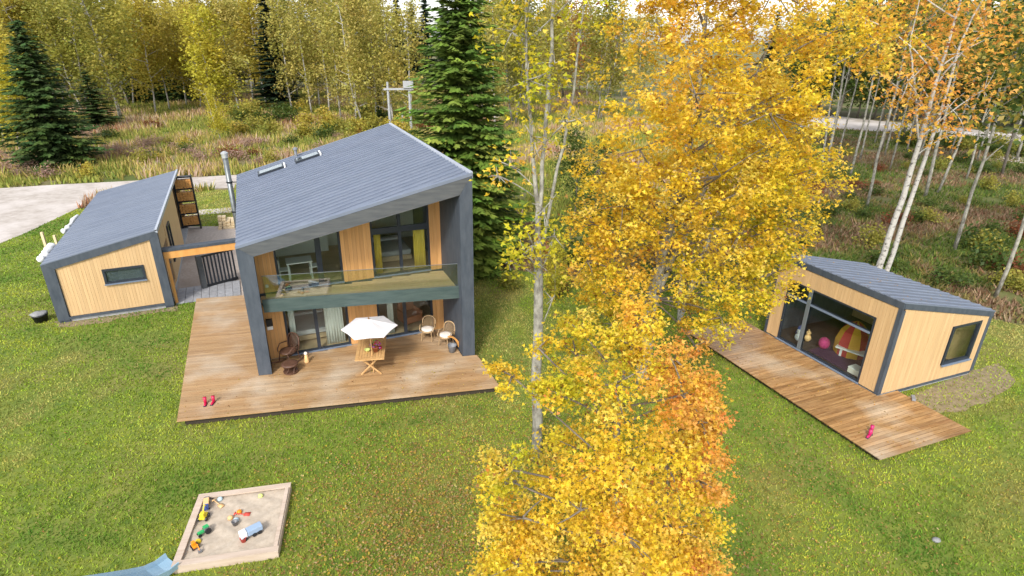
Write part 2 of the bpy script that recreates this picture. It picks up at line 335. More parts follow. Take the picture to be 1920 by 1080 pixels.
# front trim, mitred at the corners; it lies in the world plane y = 0
def plate(name, xz, mat, y0=-0.03, y1=0.045):
    bb = MB(); n = len(xz); vs = [(x, y0, z) for x, z in xz] + [(x, y1, z) for x, z in xz]
    bb.add(vs, [tuple(range(n)), tuple(range(n, 2 * n))[::-1]] + [((i + 1) % n, i, n + i, n + (i + 1) % n) for i in range(n)])
    return bb.build(name, mat, house)
plate('corner_board', [(0, 0.004), (0.46, 0.004), (0.52, 4.60), (0, 4.97)], M['dark'])
plate('corner_board', [(7.55, 0.004), (8.0, 0.004), (8.0, 7.16), (7.56, 6.42)], M['dark'])
plate('roof_fascia', [(0.003, 4.975), (0.523, 4.603), (7.557, 6.425), (7.997, 7.165)], M['fascia'])
# standing seam sheets run down the slope, each one its own object
def seam_mesh(name, length, w, mat, rib=0.035, steps=0):
    bb = MB(); bb.box(0, length, 0.0, w, -0.035, 0.0); bb.box(0, length, 0, 0.045, 0.0, rib)
    return bb.mesh(name, mat)
w = 0.40; ang = math.atan(0.2803); slope_len = AW / math.cos(ang)
k = 0; yb = front(AW) + 0.02
full = seam_mesh('roof_sheet', slope_len - 0.02, w, M['roof'])
while yb < BACK:
    y1 = min(yb + w, BACK)
    if yb >= 0.0:
        o = link('roof_sheet', full, roofslab); o.location = HF(0.01, yb, zroof(0.01)); o.rotation_euler = (0, -ang, TH)
    else:                                                     # cut by the oblique front
        a0 = max(0.01, -yb / 0.198); a0b = max(0.01, -y1 / 0.198)
        bb = MB(); pts = [(a0, yb), (AW - 0.01, yb), (AW - 0.01, y1), (a0b, y1)] if a0 < AW - 0.02 else None
        if pts:
            za = [zroof(p[0]) for p in pts]; bb.prism(wpoly(pts), [z - 0.035 for z in za], za)
            pr = [(a0, yb), (AW - 0.01, yb), (AW - 0.01, yb + 0.045), (max(0.01, a0 - 0.045 / 0.198), yb + 0.045)]; za = [zroof(p[0]) for p in pr]
            bb.prism(wpoly(pr), [z - 0.001 for z in za], [z + 0.035 for z in za]); bb.build('roof_sheet', M['roof'], roofslab)
    yb += w
b = MB(); b.hexa([HF(AW - 0.10, front(AW) + 0.02, zroof(AW - .10) + .002), HF(AW + 0.03, front(AW) + 0.0, zroof(AW - .10) - .16), HF(AW + 0.03, BACK + .02, zroof(AW - .1) - .16), HF(AW - 0.10, BACK + .02, zroof(AW - .10) + .002),
                  HF(AW - 0.10, front(AW) + 0.02, zroof(AW - .10) + .06), HF(AW + 0.03, front(AW), zroof(AW) + .05), HF(AW + 0.03, BACK + .02, zroof(AW) + .05), HF(AW - 0.10, BACK + .02, zroof(AW - .10) + .06)])
b.build('ridge_flashing', M['flashing'], roofslab)
# verge flashing along the front edge
b = MB(); b.hexa([(0.0, -0.045, 4.90), (8.0, -0.045, 7.09), (8.0, 0.10, 7.19), (0.0, 0.10, 4.99), (0.0, -0.045, 5.0), (8.0, -0.045, 7.2), (8.0, 0.10, 7.225), (0.0, 0.10, 5.025)]); b.build('verge_flashing', M['roof'], roofslab)
# roof lights and vent on the far part of the roof
for a0, a1 in ((1.0, 2.2), (2.75, 3.9)):
    f2 = lambda a, b_, z=0.0: HF(a, b_, zroof(a) + z)
    sk = MB().box(a0, a1, 9.35, 10.1, 0.0, 0.13, f2).build('roof_light', M['frame'], house)
    MB().box(a0 + .08, a1 - .08, 9.42, 10.03, 0.131, 0.14, f2).build('pane', M['glass'], sk)
    MB().box(a1 + .002, a1 + .07, 9.35, 10.1, 0.03, 0.14, f2).build('flashing', M['white_paint'], sk)
b = MB(); vp = HF(2.9, 11.0, zroof(2.9)); b.lathe([(0.07, -0.05), (0.07, 0.38), (0.12, 0.38), (0.12, 0.46), (0.02, 0.5)], 12, vp); b.build('vent_pipe', M['bucket'], house)
# flue beside the left wall
fx, fy = -0.198 * 11.0 - 0.36, 11.0
b = MB(); b.tube([(fx, fy, -0.3), (fx, fy, 5.95)], 0.125, 14); fl = b.build('flue', M['steel'], house, True)
b = MB(); b.lathe([(0.15, 0), (0.15, 0.18), (0.175, 0.18), (0.175, 0.24), (0.06, 0.32)], 14, (fx, fy, 5.92)); b.build('cowl', M['steel_cap'], fl)
b = MB();
for z in (1.5, 3.2, 4.7): b.box(fx + 0.05, fx + 0.62, fy - 0.02, fy + 0.02, z, z + 0.04); b.lathe([(0.155, 0), (0.155, 0.07)], 14, (fx, fy, z))
b.build('bracket', M['black'], fl)

# floors, rooms behind the glazing
b = MB(); b.prism(wpoly([(0.45, WALLB - 0.02), (7.4, WALLB - 0.02), (7.4, BACK - .25), (0.45, BACK - .25)]), -0.25, 0.01); b.build('ground_floor', M['floorwood'], house)
b = MB(); b.prism(wpoly([(0.45, WALLB + 0.02), (7.4, WALLB + 0.02), (7.4, BACK - .25), (0.45, BACK - .25)]), 2.42, 2.76); b.build('upper_floor', M['floorwood'], house)
b = MB(); b.prism(wpoly([(0.45, 5.6), (7.4, 5.6), (7.4, 5.72), (0.45, 5.72)]), 0.01, 2.42); b.build('interior_wall', M['white_wall'], house)
b = MB(); b.prism(wpoly([(0.45, 5.6), (7.4, 5.6), (7.4, 5.72), (0.45, 5.72)]), 2.76, [zroof(.45) - .52, zroof(7.4) - .52, zroof(7.4) - .52, zroof(.45) - .52]); b.build('interior_wall', M['white_wall'], house)
b = MB(); b.prism(wpoly([(3.95, WALLB + .25), (4.05, WALLB + .25), (4.05, 5.58), (3.95, 5.58)]), 2.77, [zroof(3.95) - .52] * 4); b.build('interior_wall', M['white_wall'], house)

# recessed facade: cladding boards one by one, windows with frames and panes
def cladding(parent, fr, ang, a0, a1, z0, ztop, mat, wd=0.14, b0=0.0, holes=(), thick=0.024):
    n = max(1, round((a1 - a0) / wd)); wd = (a1 - a0) / n
    for i in range(n):
        am = a0 + wd * (i + 0.5); zt = min(ztop(am - wd / 2), ztop(am + wd / 2)) if callable(ztop) else ztop
        segs = [(z0, zt)]
        for h0, h1, hz0, hz1 in holes:
            if am > h0 and am < h1: segs = [(z0, hz0), (hz1, zt)]
        for s0, s1 in segs:
            if s1 - s0 > 0.03:
                piece('cladding_board', mat, parent, fr(am, b0 - thick / 2 - random.uniform(0, 0.003), (s0 + s1) / 2), (wd - 0.005, thick, s1 - s0), ang)

def window(parent, fr, a0, a1, z0, z1, mull=(), trans=(), b0=0.0, fw=0.07, depth=0.10, mat=None, ztop=None, mw=0.07, sill=True, name='window'):
    """frame with mullions at the given a and transoms at the given z; ztop(a) gives a raking head"""
    mat = mat or M['frame']; zt = ztop or (lambda a: z1)
    f = MB()
    def bar(x0, x1): f.hexa([fr(x0, b0 - depth / 2, z0), fr(x1, b0 - depth / 2, z0), fr(x1, b0 + depth / 2, z0), fr(x0, b0 + depth / 2, z0), fr(x0, b0 - depth / 2, zt(x0)), fr(x1, b0 - depth / 2, zt(x1)), fr(x1, b0 + depth / 2, zt(x1)), fr(x0, b0 + depth / 2, zt(x0))])
    bar(a0, a0 + fw); bar(a1 - fw, a1)
    edges = [a0 + fw]
    for m_, mw_ in [(x if isinstance(x, tuple) else (x, mw)) for x in mull]: bar(m_ - mw_ / 2, m_ + mw_ / 2); edges += [m_ - mw_ / 2, m_ + mw_ / 2]
    edges.append(a1 - fw); cells = list(zip(edges[0::2], edges[1::2]))
    for c0, c1 in cells:
        f.box(c0 + .001, c1 - .001, b0 - depth / 2 + .004, b0 + depth / 2 - .004, z0 + .001, z0 + fw, fr)
        f.hexa([fr(c0 + .001, b0 - depth / 2 + .004, zt(c0) - fw), fr(c1 - .001, b0 - depth / 2 + .004, zt(c1) - fw), fr(c1 - .001, b0 + depth / 2 - .004, zt(c1) - fw), fr(c0 + .001, b0 + depth / 2 - .004, zt(c0) - fw),
                fr(c0 + .001, b0 - depth / 2 + .004, zt(c0)), fr(c1 - .001, b0 - depth / 2 + .004, zt(c1)), fr(c1 - .001, b0 + depth / 2 - .004, zt(c1)), fr(c0 + .001, b0 + depth / 2 - .004, zt(c0))])
        for t_, tw in trans: f.box(c0 + .001, c1 - .001, b0 - depth / 2 + .004, b0 + depth / 2 - .004, t_ - tw / 2, t_ + tw / 2, fr)
    win = f.build(name, mat, parent)
    for c0, c1 in cells:
        zs = [z0 + fw] + sum([[t_ - tw / 2, t_ + tw / 2] for t_, tw in trans], []) + [None]
        for lo, hi in zip(zs[0::2], zs[1::2]):
            p = MB(); h0, h1 = (hi, hi) if hi is not None else (zt(c0) - fw, zt(c1) - fw)
            p.hexa([fr(c0, b0 - .008, lo), fr(c1, b0 - .008, lo), fr(c1, b0 + .008, lo), fr(c0, b0 + .008, lo), fr(c0, b0 - .008, h0), fr(c1, b0 - .008, h1), fr(c1, b0 + .008, h1), fr(c0, b0 + .008, h0)])
            p.build('pane', M['glass'], win)
    if sill: MB().box(a0 - .02, a1 + .02, b0 - depth / 2 - .07, b0 - depth / 2 - .002, z0 - .03, z0 + .015, fr).build('sill', M['sill'], win)
    return win

zu = lambda a: zroof(a) - 0.52
cols = [(0.45, 1.14), (3.50, 4.64), (6.94, 7.40)]
for a0, a1 in cols:
    b = MB(); b.prism(wpoly([(a0, WALLB + .002), (a1, WALLB + .002), (a1, WALLB + .14), (a0, WALLB + .14)]), -0.05, [zu(a0), zu(a1), zu(a1), zu(a0)]); b.build('backing_wall', M['dark'], house)
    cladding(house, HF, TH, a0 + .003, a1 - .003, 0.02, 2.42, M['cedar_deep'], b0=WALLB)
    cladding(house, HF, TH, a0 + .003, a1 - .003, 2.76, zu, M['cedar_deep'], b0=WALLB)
window(house, HF, 1.15, 3.49, 2.78, None, [(2.68, 0.20)], [], WALLB + .05, ztop=zu)
window(house, HF, 4.65, 6.93, 2.78, None, [(5.76, 0.12)], [(4.62, 0.24)], WALLB + .05, ztop=zu)
window(house, HF, 1.15, 3.49, 0.03, 2.40, [(2.28, 0.13)], [], WALLB + .05, name='patio_door')
window(house, HF, 4.65, 6.93, 0.03, 2.40, [(5.76, 0.13)], [], WALLB + .05, name='patio_door')

# balcony
b = MB(); b.prism([(0.5, 0.40)] + [(7.5, 0.40)] + wpoly([(7.39, WALLB - .03), (0.46, WALLB - .03)]), 2.36, 2.68); b.build('balcony_slab', M['dark'], house)
plate('balcony_fascia', [(0.47, 2.34), (7.55, 2.34), (7.55, 2.83), (0.47, 2.83)], M['teal'], 0.33, 0.395)
nb = 9
for i in range(nb + 6):                                       # boards along the facade, cut off by the oblique wall
    y0 = 0.41 + 0.15 * i
    xs = lambda y: max(0.5 - 0.198 * y, 0.46)
    x_lo, x_hi = 0.40 - 0.1 * y0 / 1.0, 7.50 - 0.1 * y0
    x_min = max(x_lo, (y0 + 0.145 - (WALLB - .04) / CT) / 0.198)
    if x_min < x_hi - 0.3: piece('floor_board', M['balcony'], house, ((x_min + x_hi) / 2, y0 + 0.07, 2.695), (x_hi - x_min, 0.142, 0.03))
gl = MB().box(0.56, 7.5, 0.43, 0.445, 2.70, 3.70).build('balustrade_pane', M['rail_glass'], house)
MB().box(0.56, 7.5, 0.425, 0.45, 3.70, 3.715).build('handrail', M['steelgrey'], gl)
wl = HF(0.62, WALLB - .09, 1.42)
b = MB(); b.box(-.11, .11, -.06, .05, 0.02, .30, frame_at(wl, TH)); lp = b.build('wall_lamp', M['black'], house)
MB().box(-.10, .10, -.065, .04, -.12, .018, frame_at(wl, TH)).build('lamp_glass', M['white_paint'], lp)
MB().box(-.05, .05, -.04, .02, 0, .10, frame_at(HF(0.75, WALLB - .04, 2.98), TH)).build('socket_box', M['white_paint'], house)

# furniture and curtains seen through the glass
def curtain(a0, a1, z0, z1, mat, label, bb=1.42):
    n = 22; v = []; f = []
    for i in range(n + 1):
        a = a0 + (a1 - a0) * i / n; d = 0.035 * math.sin(i * 1.9)
        v += [HF(a, bb + d, z0), HF(a, bb + d * 0.7, z1), HF(a, bb + d + .012, z0), HF(a, bb + d * .7 + .012, z1)]
    for i in range(n):
        q = 4 * i; f += [(q, q + 4, q + 5, q + 1), (q + 3, q + 7, q + 6, q + 2), (q + 1, q + 5, q + 7, q + 3), (q + 2, q + 6, q + 4, q)]
    o = MB().add(v, f).build('curtain', mat, None, True); tag(o, label, 'curtain', 'curtains behind the house windows'); return o
curtain(4.80, 5.06, 2.78, 4.4, M['yellow_cloth'], 'narrow yellow curtain on the left of the upper right house window')
curtain(6.36, 6.82, 2.78, 4.45, M['yellow_cloth'], 'broad yellow curtain on the right of the upper right house window')
curtain(1.30, 1.52, 0.03, 2.3, M['white_curtain'], 'narrow white curtain at the left edge of the lower left patio door')
curtain(2.62, 3.32, 0.03, 2.3, M['white_curtain'], 'broad white curtain on the right of the lower left patio door')
curtain(5.10, 5.34, 0.03, 2.3, M['white_curtain'], 'white curtain left of the mullion in the lower right patio door')

def simple_table(loc, rz, sx, sy, h, mat, label, leg=0.05):
    t = thing('dining_table', label, 'table', loc, rz)
    MB().box(-sx / 2, sx / 2, -sy / 2, sy / 2, h - .04, h).build('table_top', mat, t)
    for x in (-1, 1):
        for y in (-1, 1): MB().box(x * (sx / 2 - .06) - leg / 2, x * (sx / 2 - .06) + leg / 2, y * (sy / 2 - .06) - leg / 2, y * (sy / 2 - .06) + leg / 2, 0, h - .041).build('leg', mat, t)
    return t
simple_table(HF(2.0, 2.15, 2.76), TH, 0.95, 0.7, 0.74, M['white_paint'], 'small white table behind the upper left balcony window')
def white_chair(loc, rz, label):
    t = thing('dining_chair', label, 'chair', loc, rz, 'white chairs at the upstairs table')
    MB().box(-.2, .2, -.2, .2, .43, .47).build('seat', M['white_paint'], t)
    b = MB(); b.box(-.2, .2, .17, .2, .55, .9); b.build('backrest', M['white_paint'], t)
    for x in (-.17, .17):
        for y in (-.17, .185): MB().box(x - .018, x + .018, y - .014, y + .014, 0, .43 if y < 0 else .56).build('leg', M['white_paint'], t)
white_chair(HF(1.45, 2.05, 2.76), TH + 1.5, 'white chair left of the small table behind the upper left window')
white_chair(HF(2.55, 2.1, 2.76), TH - 1.5, 'white chair right of the small table behind the upper left window')
def long_unit(name, a0, a1, b0, b1, z0, z1, mat, label, cat, top=None):
    t = thing(name, label, cat, HF((a0 + a1) / 2, (b0 + b1) / 2, z0), TH); sx, sy, h = (a1 - a0) / 2, (b1 - b0) / 2, z1 - z0
    MB().box(-sx, sx, -sy, sy, 0, h - .05).build('body', mat, t); MB().box(-sx - .02, sx + .02, -sy - .02, sy + .02, h - .049, h).build('top', top or mat, t)
    return t
long_unit('low_cupboard', 0.7, 3.4, 4.9, 5.55, 2.77, 3.75, M['white_paint'], 'long white cupboard at the back of the upper left room', 'cupboard')
def bed(a0, a1, b0, b1, z0, mat, label):
    t = thing('bed', label, 'bed', HF((a0 + a1) / 2, (b0 + b1) / 2, z0), TH); sx, sy = (a1 - a0) / 2, (b1 - b0) / 2
    MB().box(-sx, sx, -sy, sy, .08, .28).build('frame', M['floorwood'], t); MB().box(-sx + .02, sx - .02, -sy + .02, sy - .02, .285, .5).build('mattress', mat, t, bevel=.05)
    MB().box(-sx * .8, sx * .8, sy - .5, sy - .1, .505, .62).build('pillow', M['white_cloth'], t, bevel=.05)
    MB().box(-sx, sx, sy + .002, sy + .06, 0.1, .95).build('headboard', M['dark_furn'], t)
bed(4.9, 6.5, 2.4, 4.3, 2.77, M['grey_cloth'], 'bed with grey cover behind the upper right window')
bed(1.3, 2.9, 2.0, 4.0, 0.012, M['white_cloth'], 'bed with white cover behind the lower left patio door')
long_unit('sideboard', 4.7, 6.7, 4.6, 5.2, 0.012, 0.9, M['dark_furn'], 'dark sideboard with white top deep in the lower right room', 'sideboard', M['white_paint'])
t = thing('armchair', 'red-brown armchair just inside the lower right patio door', 'armchair', HF(6.2, 2.2, 0.012), TH + .3)
MB().box(-.38, .38, -.38, .38, .1, .42).build('seat', M['terracotta'], t, bevel=.04); MB().box(-.38, .38, .25, .42, .421, .9).build('backrest', M['terracotta'], t, bevel=.05)
for x in (-.42, .34): MB().box(x, x + .08, -.38, .38, .1, .6).build('armrest', M['terracotta'], t, bevel=.03)

# ------------------------------------------------------------------ terrace planks
deck = thing('terrace_deck', 'large wet larch plank deck wrapped round the front of the two-storey house', 'deck')
y = -2.45; i = 0
while y < 7.70:
    x0 = -2.58 - 0.198 * y; wall_y = lambda x: (WALLB + 0.198 * 0) / CT + 0.198 * x     # line of the recessed wall in world xy
    if y < 1.0: x1 = 8.02 - 0.215 * y if y < 0 else 7.52 - 0.198 * y
    x_end = (8.06 - 0.198 * y) if y < -0.02 else (7.5 - 0.198 * y)
    x_start = x0
    segs = []
    if y > 0.95:                                              # left strip beside the house, and under the balcony up to the wall
        segs.append((x_start, 0.0 - 0.198 * y - 0.02 if y > 0 else x_end))
        xw = (y + 0.15 - WALLB / CT) / 0.198
        if xw < x_end - 0.2: segs.append((max(xw, 0.46 - 0.198 * y), x_end))
    elif y > -0.02:
        segs.append((x_start, -0.198 * y - 0.02)); segs.append((0.46 - 0.198 * y, x_end))
    else: segs.append((x_start, x_end))
    for s0, s1 in segs:
        L_ = s1 - s0; cuts = [s0]
        while cuts[-1] < s1 - 4.2: cuts.append(cuts[-1] + random.uniform(2.4, 3.9))
        cuts.append(s1)
        for c0, c1 in zip(cuts[:-1], cuts[1:]):
            if c1 - c0 > .05: piece('plank', M['deck'], deck, ((c0 + c1) / 2, y + 0.07, -0.016 + random.uniform(-.002, .002)), (c1 - c0 - .006, 0.130, 0.03))
    y += 0.143
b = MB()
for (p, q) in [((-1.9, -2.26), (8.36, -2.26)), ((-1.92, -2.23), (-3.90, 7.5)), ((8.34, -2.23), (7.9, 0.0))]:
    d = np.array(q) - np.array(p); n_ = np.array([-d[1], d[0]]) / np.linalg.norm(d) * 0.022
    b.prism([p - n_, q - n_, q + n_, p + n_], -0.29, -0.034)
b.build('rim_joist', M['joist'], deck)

# ------------------------------------------------------------------ shed
SO = (-9.44, 6.64, 0.0); SA = math.radians(12.2); SF = frame_at(SO, SA); SW, SD = 4.49, 13.4
zs = lambda a: 2.46 + (3.47 - 2.46) * a / SW
shed = thing('shed', 'single-storey larch shed with dark frame and plain grey roof', 'shed')
b = MB(); b.box(0.05, SW - .05, 0.06, SD, -0.3, -0.16, SF); b.build('plinth', M['concrete'], shed)
def sprism(pts, lo, dz): bb = MB(); return bb.prism([SF(*p)[:2] for p in pts], lo, [zs(p[0]) + dz for p in pts])
sprism([(0.02, 0.03), (0.45, 0.03), (0.45, SD), (0.02, SD)], -0.3, -0.06).build('side_wall', M['dark'], shed)
sprism([(0.45, 0.10), (SW - .36, 0.10), (SW - .36, 0.25), (0.45, 0.25)], -0.15, -0.1).build('backing_wall', M['dark'], shed)
sprism([(SW - .36, 0.03), (SW - .03, 0.03), (SW - .03, 0.42), (SW - .36, 0.42)], -0.3, -0.06).build('corner_post', M['dark'], shed)
# right side wall with opening near the front
sprism([(SW - .22, 0.42), (SW - .08, 0.42), (SW - .08, 1.2), (SW - .22, 1.2)], -0.2, -0.15).build('side_wall', M['cedar'], shed)
sprism([(SW - .22, 3.0), (SW - .08, 3.0), (SW - .08, 9.4), (SW - .22, 9.4)], -0.2, -0.15).build('side_wall', M['cedar'], shed)
b = MB(); b.box(SW - .20, SW - .10, 1.2, 3.0, -0.2, 0.0, SF); b.box(SW - .20, SW - .10, 1.2, 3.0, 2.2, 3.3, SF); b.build('door_lintel', M['cedar'], shed)
b = MB(); b.box(SW - .19, SW - .13, 1.25, 2.95, 0.0, 2.2, SF); dd = b.build('door', M['bark_wood'], shed)
MB().box(SW - .13, SW - .09, 2.7, 2.8, .95, 1.05, SF).build('handle', M['steelgrey'], dd)
SR = lambda a, b_, z=0.0: SF(SW - .08 - b_, a, z)              # frame of the right wall: a runs to the back, b outwards negative
window(shed, lambda a, b_, z=0.0: SF(SW - .08 - b_, a, z), 3.6, 4.6, 0.7, 2.6, b0=-.03, sill=False)
sprism([(0.45, SD - .2), (SW - .1, SD - .2), (SW - .1, SD), (0.45, SD)], -0.2, -0.15).build('rear_wall', M['cedar'], shed)
# front trim
def splate(name, az, mat, b0=-0.02, b1=0.035):
    bb = MB(); n = len(az); vs = [SF(a, b0, z) for a, z in az] + [SF(a, b1, z) for a, z in az]
    bb.add(vs, [tuple(range(n)), tuple(range(n, 2 * n))[::-1]] + [((i + 1) % n, i, n + i, n + (i + 1) % n) for i in range(n)]); return bb.build(name, mat, shed)
splate('corner_board', [(0, -0.2), (0.42, -0.2), (0.44, 2.20), (0, 2.45)], M['dark'])
splate('corner_board', [(SW - .36, -0.2), (SW, -0.2), (SW, 3.46), (SW - .36, 3.04)], M['dark'])
splate('roof_fascia', [(0.003, 2.455), (0.443, 2.203), (SW - .363, 3.043), (SW - .003, 3.465)], M['dark'])
splate('base_board', [(0.423, -0.16), (SW - .363, -0.16), (SW - .363, -0.06), (0.423, -0.06)], M['dark'])
cladding(shed, SF, SA, 0.45, SW - .37, -0.055, lambda a: zs(a) - 0.30, M['cedar'], 0.125, b0=0.085, holes=[(2.06, 3.66, 1.22, 1.92)])
window(shed, SF, 2.06, 3.66, 1.22, 1.92, b0=0.07, fw=0.10, depth=.12)
angs = math.atan((3.47 - 2.46) / SW); sheetS = seam_mesh('roof_sheet', SW / math.cos(angs) + .01, 0.41, M['roof'], 0.012)
b = sprism([(0.0, 0.04), (SW - .02, 0.04), (SW - .02, SD), (0.0, SD)], 2.1, -0.05); b.v = [(x, y_, max(z_, 0)) for x, y_, z_ in b.v]
pts = [(0.05, 0.04), (SW - .05, 0.04), (SW - .05, SD), (0.05, SD)]; b = MB(); b.prism([SF(*p)[:2] for p in pts], [zs(p[0]) - .2 for p in pts], [zs(p[0]) - .04 for p in pts]); sroof = b.build('roof', M['dark'], shed)
for i in range(33):
    o = link('roof_sheet', sheetS, sroof); o.location = SF(0.0, -0.03 + 0.41 * i, zs(0)); o.rotation_euler = (0, -angs, SA)
b = MB(); b.hexa([SF(SW - .08, -.03, 3.40), SF(SW + .02, -.03, 3.33), SF(SW + .02, SD + .1, 3.33), SF(SW - .08, SD + .1, 3.40), SF(SW - .08, -.03, 3.50), SF(SW + .02, -.03, 3.51), SF(SW + .02, SD + .1, 3.51), SF(SW - .08, SD + .1, 3.50)]); b.build('ridge_flashing', M['flashing'], sroof)

# open porch with fire wood shelves at the back of the shed
rack = thing('firewood_rack', 'tall dark rack of orange split firewood at the back of the shed', 'rack', SF(SW - .35, 12.75, GZ), SA)
for xx in (0.0, 1.02): MB().box(xx, xx + .08, 0, .4, 0, 3.5).build('upright', M['black'], rack)
for k, z in enumerate((.3, 1.1, 1.9, 2.7, 3.45)): MB().box(.081, 1.019, 0, .4, z - .08, z).build('shelf', M['black'], rack)
for k, z in enumerate((.3, 1.1, 1.9, 2.7)):
    for j in range(6):
        for q in range(4):
            piece('log', M['orange_wood'], rack, (.165 + j * .154 + random.uniform(-.008, .008), .2 + random.uniform(-.02, .02), z + .075 + q * .14), (.14, .34, .13), 0)

# beam between shed and house, slatted screen, post
pg = thing('entry_beam', 'dark capped larch beam spanning from the shed to the two-storey house', 'beam')
p0 = np.array(SF(SW - .02, 0.25, 0)); p1 = np.array((-0.198 * 7.6 - 0.02 + .2, 7.75, 0)); p1 = np.array([-2.0, 8.75, 0.0])
dv = p1 - p0; Lb = np.linalg.norm(dv); BA = math.atan2(dv[1], dv[0]); BF = frame_at(tuple(p0), BA)
MB().box(0.02, Lb, 0.03, 0.37, 1.98, 2.32, BF).build('fascia_board', M['orange_wood'], pg); MB().box(0.0, Lb, 0.0, 0.42, 2.321, 2.44, BF).build('cap', M['dark'], pg)
MB().box(0.05, 0.17, 0.05, 0.30, -.28, 1.98, BF).build('post', M['orange_wood'], pg)
sc = thing('slatted_screen', 'dark slatted screen with gaps beside a grey post under the beam', 'screen')
q0 = spot(384, 541, -.28); q1 = spot(447, 524, -.28); dv = q1 - q0; Ls = np.linalg.norm(dv); GA = math.atan2(dv[1], dv[0]); GF = frame_at(tuple(q0), GA)
MB().box(-.12, .12, -.1, .1, 0, 1.75, GF).build('post', M['fascia'], sc)
MB().box(.13, Ls, -.03, .03, 0.02, .17, GF).build('bottom_rail', M['black'], sc); MB().box(.13, Ls, -.03, .03, 1.62, 1.72, GF).build('top_rail', M['black'], sc)
n = 9
for i in range(n): piece('slat', M['frame'], sc, GF(.22 + (Ls - .3) * i / (n - 1), 0, .895), (.075, .045, 1.44), GA)
# grey paving slabs in the passage
pav = thing('paving', 'grey paving slabs in the passage between shed and house', 'paving')
a_ = spot(331, 571, -.28); v1 = spot(452, 553, -.28) - a_; v2 = spot(331, 543, -.28) - a_; PA = math.atan2(v1[1], v1[0])
nu, nv_ = 8, 4; lu, lv = np.linalg.norm(v1) / nu, np.linalg.norm(v2[:2]) / nv_
for i in range(nu):
    for j in range(nv_):
        c = a_ + v1 * (i + .5) / nu + np.array([-math.sin(PA), math.cos(PA), 0]) * lv * (j + .5)
        piece('paving_slab', M['paver'], pav, (c[0], c[1], -.262 + random.uniform(-.004, .004)), (lu - .018, lv - .018, .05), PA)
# white sawn timber behind the beam
tb = thing('timber_stack', 'small stack of pale sawn timber beside the flue', 'timber stack', spot(427, 422, GZ), TH)
for lv_ in range(5):
    for j in range(4 if lv_ < 3 else 2): piece('timber_board', M['pale_wood'], tb, (-.1 + j * .25 - .3, random.uniform(-.1, .1), .06 + lv_ * .13), (.22, 1.7 - .3 * lv_, .11), random.uniform(-.05, .05))

# stakes and white sheets beside the shed, black pot at its corner
for (px, py, h, lab) in [(96, 492, 1.75, 'taller pale wooden stake beside the shed eave'), (112, 475, 1.1, 'shorter pale wooden stake behind the taller one beside the shed')]:
    g = spot(px, py, GZ); o = MB().prism([(-.06, -.06), (.06, -.06), (.06, .06), (-.06, .06)], 0, h).build('stake', M['pale_wood']); o.location = (g[0], g[1], GZ)
    tag(o, lab, 'stake', 'wooden stakes by the shed')
def lumpy(name, c, r, mat, label, cat, seed, parent=None):
    bb = MB(); bb.ball((0, 0, 0), r, 14, 8); rr = random.Random(seed)
    bb.v = [tuple(x * (1 + rr.uniform(-.16, .16)) for x in p) for p in bb.v]; o = bb.build(name, mat, parent, True); o.location = c; tag(o, label, cat); return o
def sheet_roll(q0, q1, rad, seed, label):
    rr = random.Random(seed); n = 16; pts = [SF(-.20 + rr.uniform(-.05, .03), q0 + (q1 - q0) * i / (n - 1), 2.34 + rr.uniform(-.05, .06)) for i in range(n)]
    o = MB().tube(pts, [rad * rr.uniform(.65, 1.25) * (.5 if i in (0, n - 1) else 1) for i in range(n)], 9).build('sheeting_roll', M['white_paint'], None, True); tag(o, label, 'sheeting')
sheet_roll(1.0, 3.2, .17, 8, 'thicker crumpled roll of white sheeting along the near end of the left shed eave'); sheet_roll(5.2, 8.6, .11, 9, 'thinner roll of white sheeting further back along the left shed eave')
g = spot(78, 602, GZ); t = thing('black_pot', 'black tub with a grey stone lid at the left corner of the shed', 'tub', g, .3)
MB().lathe([(.24, 0), (.30, .3), (.31, .3), (.31, .34), (.05, .34)], 16).build('tub', M['black'], t, True); lumpy('stone_lid', (0, 0, .37), (.34, .27, .09), M['stone'], None, None, 6, t)

# ------------------------------------------------------------------ cabin with its own deck
CO = np.array([21.704, -5.358, 0.0]); CX = np.array([-0.2023885, 0.9793053, 0.0]); CY = np.array([0.98881757, 0.15636119, 0.0]); CY /= np.linalg.norm(CY)
def CFr(a, b_, z=0.0): p = CO + CX * a + CY * b_; return (p[0], p[1], z)     # a along the glazed front (away from the camera), b into the cabin
CAF, CAS = math.atan2(CX[1], CX[0]), math.atan2(CY[1], CY[0]); CL, CD = 5.29, 5.03
zc = lambda b_: 3.54 - (3.54 - 2.44) * b_ / CD
cabin = thing('guest_cabin', 'small larch cabin with big glazed front and ribbed grey roof', 'cabin')
CFm = lambda a, b_, z=0.0: CFr(a, b_, z)
def cprism(pts, lo, dz): bb = MB(); P_ = [CFr(*p)[:2] for p in pts][::-1]; return bb.prism(P_, lo, [zc(p[1]) + dz for p in pts][::-1])
cprism([(0.04, 0.04), (CL - .04, 0.04), (CL - .04, CD - .03), (0.04, CD - .03)], -.3, -9).v
b = MB(); b.prism([CFr(*p)[:2] for p in [(0.05, 0.05), (CL - .05, 0.05), (CL - .05, CD - .04), (0.05, CD - .04)]][::-1], -.31, -.12); b.build('plinth', M['concrete'], cabin)
b = MB(); b.prism([CFr(*p)[:2] for p in [(0.1, 0.1), (CL - .1, 0.1), (CL - .1, CD - .1), (0.1, CD - .1)]][::-1], -.119, -.05); b.build('floor', M['dark_furn'], cabin)
